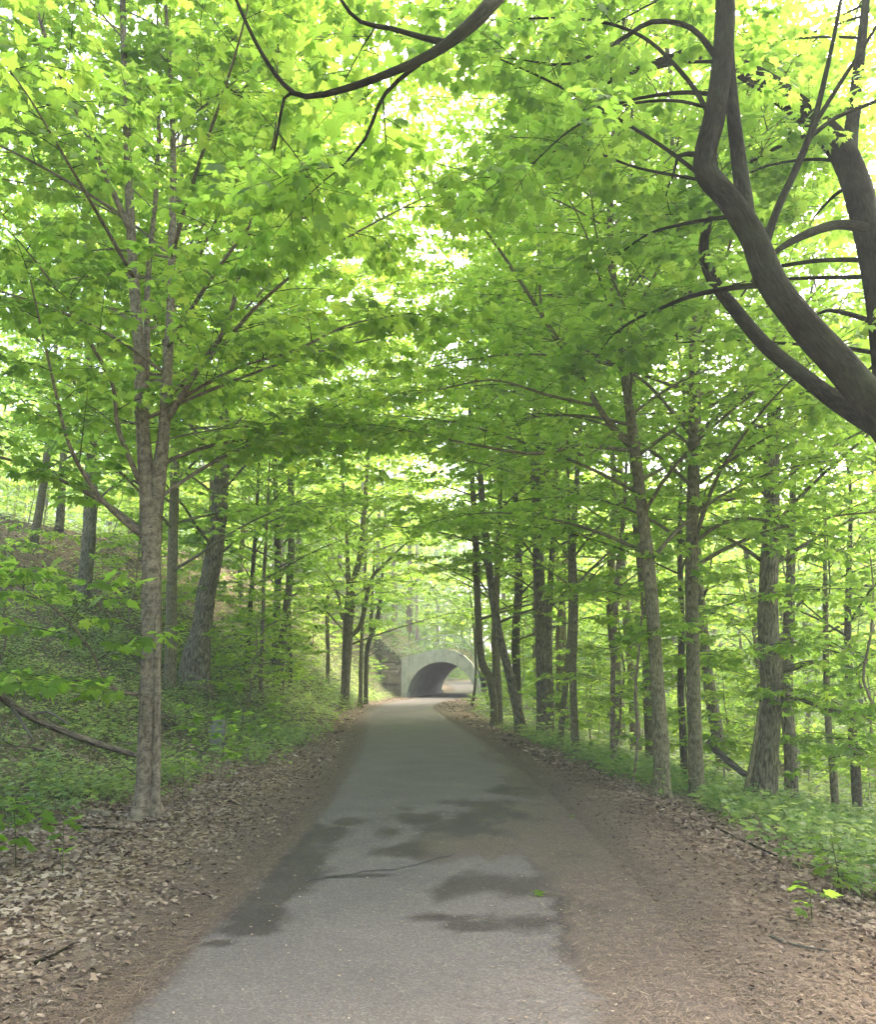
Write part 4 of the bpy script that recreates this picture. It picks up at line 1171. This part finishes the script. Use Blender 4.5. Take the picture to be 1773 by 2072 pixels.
# plants on it
g = Geo(); n = 5200
u = RNG.uniform(-14, 4.5, n); v = RNG.uniform(0.4, TL - 0.4, n)
w = np.where(u < -3, 2.80 + (-3 - u) * 0.85, np.where(u > 2.6, 2.0 - (u - 2.6) * 0.9, top_w(u) - 0.05)) + RNG.uniform(0.0, 0.75, n)
a = RNG.uniform(0, 6.28, n)
add_leaves(g, OVAL2, tp(u, v, w), np.column_stack([np.cos(a), np.sin(a), RNG.normal(0, .3, n)]), np.column_stack([RNG.normal(0, .5, n), RNG.normal(0, .5, n) - .3, np.ones(n)]), RNG.uniform(0.14, 0.36, n), RNG.normal(0.6, 0.2, n))
n = 1500; u = RNG.uniform(-13, -3.0, n); hh = 2.80 + (-3 - u) * 0.85
w = hh * RNG.uniform(0.25, 1.05, n) ** 0.7; v = 0.25 - RNG.uniform(0.0, 0.5, n) * (w > np.where(u > -5.4, 2.9, 0))
k = (fbm(u * 0.9, w * 0.9, None, 93) > 0.42) & ((u < -5.4) | (w > 2.6))
a = RNG.uniform(0, 6.28, n)
add_leaves(g, OVAL2, tp(u, v, w)[k], np.column_stack([np.cos(a), np.sin(a) - .4, RNG.normal(-.2, .3, n)])[k], np.column_stack([RNG.normal(0, .5, n), RNG.normal(0, .5, n) - .5, np.ones(n)])[k], RNG.uniform(0.12, 0.30, n)[k], RNG.normal(0.55, 0.2, n)[k])
o = g.build('undergrowth', MAT['herb']); tag(o, 'green plants growing on the bank above the tunnel arch', 'undergrowth', kind='stuff')
# trees on the bank over the tunnel
for u, v, sc, pool in ((-6.5, 5, 1.25, protos), (-1.5, 6, 1.1, saps), (0.8, 7, 1.3, saps), (2.0, 5.5, 1.2, saps), (-3.6, 4, 1.2, saps), (-4.8, 2.0, 1.0, saps), (-0.3, 8, 1.4, saps), (-6.4, -0.9, 0.8, saps), (-8.0, -0.5, 0.9, saps)):
    p = tp(u, v, 0)
    r = put(pool, float(p[0]), float(p[1]), sc, 'leafy young maple on the bank above the tunnel' if pool is saps else 'lone taller tree on the bank above the tunnel', 'young maples above the tunnel')
    if v > 0:
        r.location.z = float(np.interp(u, uu, hw[12])) - 0.05

# ------------------------------------------------------------------ rough stone wall left of the portal
def rock_mat():
    m, nt, out = newmat('rough sandstone')
    co = coords(nt)
    n1 = noise(nt, co, 2.5, 7, 0.7)
    c = ramp(nt, [(0.3, (0.10, 0.078, 0.05)), (0.5, (0.21, 0.165, 0.11)), (0.75, (0.33, 0.28, 0.20))], n1)
    n2 = noise(nt, co, 1.1, 4, 0.6)
    c = mixc(nt, math_(nt, 'MULTIPLY', ramp(nt, [(0.5, (0, 0, 0)), (0.7, (1, 1, 1))], n2), 0.5), c, (0.10, 0.11, 0.05))
    finish(nt, out, c, 0.95, n1, 0.8, 0.08, 0.1)
    return m


MAT['rock'] = rock_mat()


def rock(centre, size, seed, name='stone_block', parent=None, mat='rock', rz=0.0, n=10, rough=0.20, blocky=9.0):
    """a rough block: a rounded box with chipped, uneven faces"""
    lin = np.linspace(-1, 1, n + 1)
    g = Geo()
    for ax in range(3):
        for sg in (-1, 1):
            A, B = np.meshgrid(lin, lin)
            p = np.zeros(A.shape + (3,)); p[..., ax] = sg; p[..., (ax + 1) % 3] = A; p[..., (ax + 2) % 3] = B
            q = p.reshape(-1, 3)
            nr = (np.abs(q) ** blocky).sum(1) ** (1 / blocky)
            q = q / nr[:, None]
            q = q * (1 + rough * (fbm(q[:, 0] * 1.3 + seed, q[:, 1] * 1.3, q[:, 2] * 1.3 + 7, seed, 3) - 0.5) * 2)[:, None]
            q = q * np.asarray(size) / 2
            c, s = math.cos(rz), math.sin(rz)
            q = np.column_stack([q[:, 0] * c - q[:, 1] * s, q[:, 0] * s + q[:, 1] * c, q[:, 2]]) + centre
            i = np.arange(n)[:, None] * (n + 1) + np.arange(n)[None]
            F = np.stack([i, i + 1, i + n + 2, i + n + 1], -1).reshape(-1, 4)
            g.add(q, F[:, ::sg])
    return g.build(name, MAT[mat], parent, centre if parent is None else TO if parent.name.startswith('stone_wall') else centre)


wall = empty('stone_wall', TO, 'rough brown stone block wall holding the bank at the left of the tunnel', 'stone wall')
for k, (u, v, w, su, sv, sw) in enumerate([(-3.42, 0.25, 0.45, 0.75, 1.0, 1.05), (-4.15, 0.15, 0.42, 0.75, 1.0, 1.0), (-5.0, 0.2, 0.35, 0.95, 1.0, 0.8),
                                           (-3.75, 0.2, 1.45, 1.4, 1.0, 0.95), (-4.95, 0.35, 1.15, 0.95, 0.9, 0.75),
                                           (-3.3, 0.35, 2.1, 0.55, 0.9, 0.5), (-4.1, 0.35, 2.15, 1.1, 0.9, 0.62), (-5.2, 0.7, 1.85, 0.8, 0.8, 0.5),
                                           (-3.35, 0.5, 2.62, 0.6, 0.8, 0.5), (-4.05, 0.55, 2.75, 0.9, 0.9, 0.55)]):
    rock(tp(u, v + RNG.uniform(-0.28, 0.12), w), (su * 1.02, sv, sw), 11 + 7 * k, 'stone_block', wall, rz=-TA + RNG.uniform(-0.16, 0.16))

# ------------------------------------------------------------------ small things
# concrete marker post among the herbs
x, y = P(441, 1500, 16.5)[:2]
z = float(height(x, y))
prof = 0.8 * np.array([(0.17, -0.2), (0.165, 0.45), (0.16, 0.62), (0.13, 0.70), (0.06, 0.735), (-0.06, 0.735), (-0.13, 0.70), (-0.16, 0.62), (-0.165, 0.45), (-0.17, -0.2)])
g = Geo()
n = len(prof)
V = np.vstack([np.column_stack([x + prof[:, 0] * s_, np.full(n, y + d), z + prof[:, 1]]) for d, s_ in ((-0.085, 0.94), (-0.07, 1.0), (0.07, 1.0), (0.085, 0.94))])
F4 = [[j * n + i, j * n + i + 1, (j + 1) * n + i + 1, (j + 1) * n + i] for j in range(3) for i in range(n - 1)]
g.add(V, F4)
g.f.append((np.array([list(range(n))[::-1]]), 0, False)); g.f.append((np.array([[3 * n + i for i in range(n)]]), 0, False))
o = g.build('marker_post', MAT['marker'], None, (x, y, z)); tag(o, 'small weathered concrete marker post with rounded top among the herbs at left', 'marker post')


def log(label, rows, mat='dead', name='fallen_branch', cat='branch', sides=9, group=None, branches=()):
    q = px_limb(rows)
    root = empty(name, q[0, :3], label, cat, group)
    g = Geo(); tube(g, q, sides, 0.1, 0.1, 0, len(label)); g.build('main_stem', MAT[mat], root, q[0, :3])
    for b in branches:
        g = Geo(); tube(g, px_limb(b), 6, 0.1, 0.06, 0, 3, knots=False); g.build('side_branch', MAT[mat], root, q[0, :3])
    return root


def laid(pts, r0, r1, lift=0.5):
    """log lying on the ground through the given x,y points"""
    p = np.array(pts, float); r = np.linspace(r0, r1, len(p))
    return np.column_stack([p, height(p[:, 0], p[:, 1]) + r * lift, r])


log('long grey fallen branch slanting down the left bank towards the grey maple', [(-60, 1360, 8.2, 19), (0, 1408, 8.8, 17), (60, 1450, 9.4, 15), (130, 1480, 10, 14), (200, 1505, 10.6, 14), (275, 1528, 11.2, 11)],
    branches=([(60, 1450, 9.4, 9), (95, 1440, 9.5, 6), (140, 1465, 9.3, 4)], [(20, 1425, 9, 8), (70, 1500, 8.8, 5)]))
def ground_log(label, pts, r0, r1, name='fallen_log', cat='log', mat='dead', group=None, lift=0.5):
    q = laid(pts, r0, r1, lift)
    g = Geo(); tube(g, q, 9, 0.1, 0.1, 0, len(pts) + int(r0 * 100), knots=False)
    o = g.build(name, MAT[mat], None, q[0, :3]); return tag(o, label, cat, group)


x, y = P(600, 1345, 36)[:2]
ground_log('dark fallen log lying across the left hillside', [(x - 2.3, y - 1.0), (x - 0.8, y - 0.3), (x + 0.9, y + 0.2), (x + 1.8, y + 0.6)], 0.16, 0.11)
x, y = P(540, 1400, 29)[:2]
ground_log('thin fallen log half hidden in herbs on the left bank', [(x - 1.8, y), (x, y + 0.3), (x + 1.2, y + 0.9)], 0.09, 0.05)
log('broken pale trunk slanting from the ground among the right-hand trees', [(1430, 1500, 16, 16), (1480, 1545, 15.8, 15), (1545, 1595, 15.4, 12), (1575, 1620, 15.2, 10)], 'dead', 'fallen_log', 'log')
log('thin bare stem leaning right in front of the stout tree', [(1488, 1690, 13.5, 14), (1510, 1600, 13.6, 11), (1528, 1500, 13.8, 8), (1538, 1420, 14, 4)], 'bark', 'leaning_stem', 'dead stem')
# sticks on the verges
for lab, pts, r in (('long thin stick lying at the edge of the right verge', [G0(1500, 1690), G0(1560, 1712), G0(1625, 1735)], 0.012),
                    ('short crooked twig near the herbs on the right verge', [G0(1440, 1668), G0(1470, 1676), G0(1500, 1690)], 0.009),
                    ('stick lying in the leaf litter at the lower left', [G0(70, 1965), G0(110, 1945), G0(150, 1925)], 0.010),
                    ('pale stick near the right edge of the verge', [G0(1560, 1915), G0(1610, 1930), G0(1680, 1945)], 0.009),
                    ('dark stick beside the foot of the grey maple', [G0(160, 1690), G0(200, 1690), G0(245, 1692)], 0.014)):
    ground_log(lab, pts, r, r * 0.5, 'stick', 'stick', 'dead' if 'pale' in lab else 'bark_dark', 'sticks on the ground', 1.6)
# broken slabs beside the foot of the maple
for lab, (a, b), sz, rz in (('tan broken stone slab beside the foot of the grey maple', (190, 1652), (0.24, 0.09, 0.07), -0.5), ('small tan stone chip between the slab and the maple foot', (215, 1662), (0.10, 0.07, 0.05), 0.3)):
    x, y = G0(a, b); z = float(height(x, y))
    o = rock(np.array([x, y, z + 0.03]), sz, 5, 'stone_slab', None, 'rock', rz, 5, 0.12, 6.0); tag(o, lab, 'stone', 'stones by the maple')
# fresh green leaves fallen on the path
for lab, (a, b), s_ in (('fresh green leaf fallen on the brown patch at the path edge', (1158, 1655), 0.12), ('single fresh green leaf fallen on the asphalt near the dark patch', (1083, 1821), 0.085)):
    x, y = G0(a, b); g = Geo()
    add_leaves(g, MAPLE, np.array([[x, y, 0.048 if abs(x) < PW else float(height(x, y)) + 0.02]]), np.array([[1, 0.2, 0.05]]), np.array([[0, -0.2, 1.0]]), np.array([s_]), np.array([0.6]))
    o = g.build('fallen_leaf', MAT['leaf']); tag(o, lab, 'leaf')


# leafy seedlings one can tell apart near the path
def seedling(label, x, y, h, n, size, seed, tint=0.55):
    rng = np.random.default_rng(seed)
    z = float(height(x, y))
    root = empty('seedling', (x, y, z), label, 'seedling', 'seedlings by the path')
    lean = rng.normal(0, .1, 2)
    q = np.array([[x, y, z - 0.05, 0.005], [x + lean[0] * h * .5, y + lean[1] * h * .5, z + h * .5, 0.004], [x + lean[0] * h, y + lean[1] * h, z + h, 0.002]])
    g = Geo(); tube(g, q, 6, 0.05, 0, 0, seed, knots=False); g.build('stem', MAT['stem'], root, (x, y, z))
    n = int(n * 1.8); g = Geo(); f = rng.uniform(0.3, 1, n); f[:5] = 1
    a = rng.uniform(0, 6.28, n) + np.arange(n) * 2.4
    d = np.column_stack([np.cos(a), np.sin(a), rng.uniform(-0.35, 0.15, n)])
    p = np.array([x, y, z]) + np.column_stack([lean[0] * h * f, lean[1] * h * f, h * f])
    tubes_batch(g, np.stack([p, p + d * 0.09], 1), np.full(n, 0.002), np.full(n, 0.0015), 3, 1)
    add_leaves(g, MAPLE, p + d * 0.09, d, UP + rng.normal(0, .3, (n, 3)), size * rng.uniform(0.6, 1.2, n), rng.normal(tint, .12, n))
    g.build('foliage', [MAT['leaf'], MAT['twig']], root, (x, y, z))


for lab, a, b, Y, h, n, s_, sd in (
        ('tall thin maple seedling right of the grey maple with drooping leaves', 445, 1560, 11.5, 1.35, 22, 0.15, 1),
        ('slim maple seedling close to the right of the grey maple trunk', 370, 1590, 10.6, 1.15, 18, 0.14, 2),
        ('leafy seedling in front of the concrete marker post', 470, 1545, 12.5, 1.0, 20, 0.13, 3),
        ('bright seedling in the leaf litter at the lower left edge', 130, 1735, 6.6, 0.42, 12, 0.10, 4),
        ('dark leafy seedling at the left edge of the picture', 40, 1690, 6.9, 0.55, 22, 0.11, 5),
        ('seedling with upright leaves on the herb bank behind the marker post', 540, 1480, 16.5, 1.1, 20, 0.15, 6),
        ('broad leaved seedling on the right verge edge at the lower right', 1640, 1810, 5.4, 0.22, 6, 0.09, 7),
        ('reddish tinged shrub seedling at the right picture edge', 1700, 1740, 6.2, 0.45, 20, 0.085, 8)):
    p = P(a, b, Y); seedling(lab, float(p[0]), float(p[1]), h, n, s_, sd)

# ------------------------------------------------------------------ damp woodland air
m = bpy.data.materials.new('haze air'); m.use_nodes = True; nt = m.node_tree; nt.nodes.clear()
out = nt.nodes.new('ShaderNodeOutputMaterial'); pv = nt.nodes.new('ShaderNodeVolumePrincipled')
pv.inputs['Color'].default_value = (0.93, 0.97, 0.95, 1); pv.inputs['Density'].default_value = HAZE; pv.inputs['Anisotropy'].default_value = 0.2
nt.links.new(pv.outputs[0], out.inputs['Volume'])
g = Geo()
V = np.array([(x, y, z) for x in (-275, 275) for y in (-40, 440) for z in (-40, 42)], float)
g.add(V, [[0, 1, 3, 2], [4, 6, 7, 5], [0, 4, 5, 1], [2, 3, 7, 6], [0, 2, 6, 4], [1, 5, 7, 3]])
o = g.build('haze', m); tag(o, 'thin pale haze hanging in the woodland air', kind='stuff')

# ------------------------------------------------------------------ light, sky, camera
SUN_EL, SUN_AZ = R(55), R(38)          # azimuth from +Y towards +X
w = bpy.data.worlds.new('World'); scene.world = w; w.use_nodes = True
nt = w.node_tree; bg = nt.nodes['Background']
sky = nt.nodes.new('ShaderNodeTexSky'); sky.sky_type = 'NISHITA'; sky.sun_disc = False
sky.sun_elevation = SUN_EL; sky.sun_rotation = SUN_AZ; sky.air_density = 1.0; sky.dust_density = 6.0; sky.ozone_density = 1.0
nt.links.new(sky.outputs[0], bg.inputs['Color']); bg.inputs['Strength'].default_value = 0.15
sl_ = bpy.data.lights.new('sun', 'SUN'); sl_.energy = 0.9; sl_.angle = R(24); sl_.color = (1.0, 0.95, 0.87)
so = bpy.data.objects.new('sun', sl_); COL.objects.link(so)
so.rotation_euler = (R(90) - SUN_EL, 0, math.pi - SUN_AZ)

cd = bpy.data.cameras.new('camera'); co_ = bpy.data.objects.new('camera', cd); COL.objects.link(co_)
co_.location = (0, 0, CAMZ); co_.rotation_euler = (R(90) + TILT, 0, 0)
cd.sensor_fit = 'HORIZONTAL'; cd.sensor_width = 36; cd.lens = 36 * FPX / 1773; cd.clip_end = 2000; cd.clip_start = 0.05
scene.camera = co_

vs = scene.view_settings; vs.view_transform = 'Standard'; vs.look = 'None'; vs.gamma = 1; vs.exposure = 3.15
c = scene.cycles
c.use_denoising = True; c.denoiser = 'OPENIMAGEDENOISE'; c.use_adaptive_sampling = True; c.adaptive_threshold = 0.015
c.max_bounces = 9; c.diffuse_bounces = 4; c.glossy_bounces = 2; c.transmission_bounces = 6; c.transparent_max_bounces = 8; c.volume_bounces = 0
c.sample_clamp_indirect = 8; c.caustics_reflective = False; c.caustics_refractive = False
open('/tmp/stats.txt','w').write(f"LEAVES {NLEAF} OBJECTS {len(bpy.data.objects)} POLYS {sum(len(me.polygons) for me in bpy.data.meshes)}")
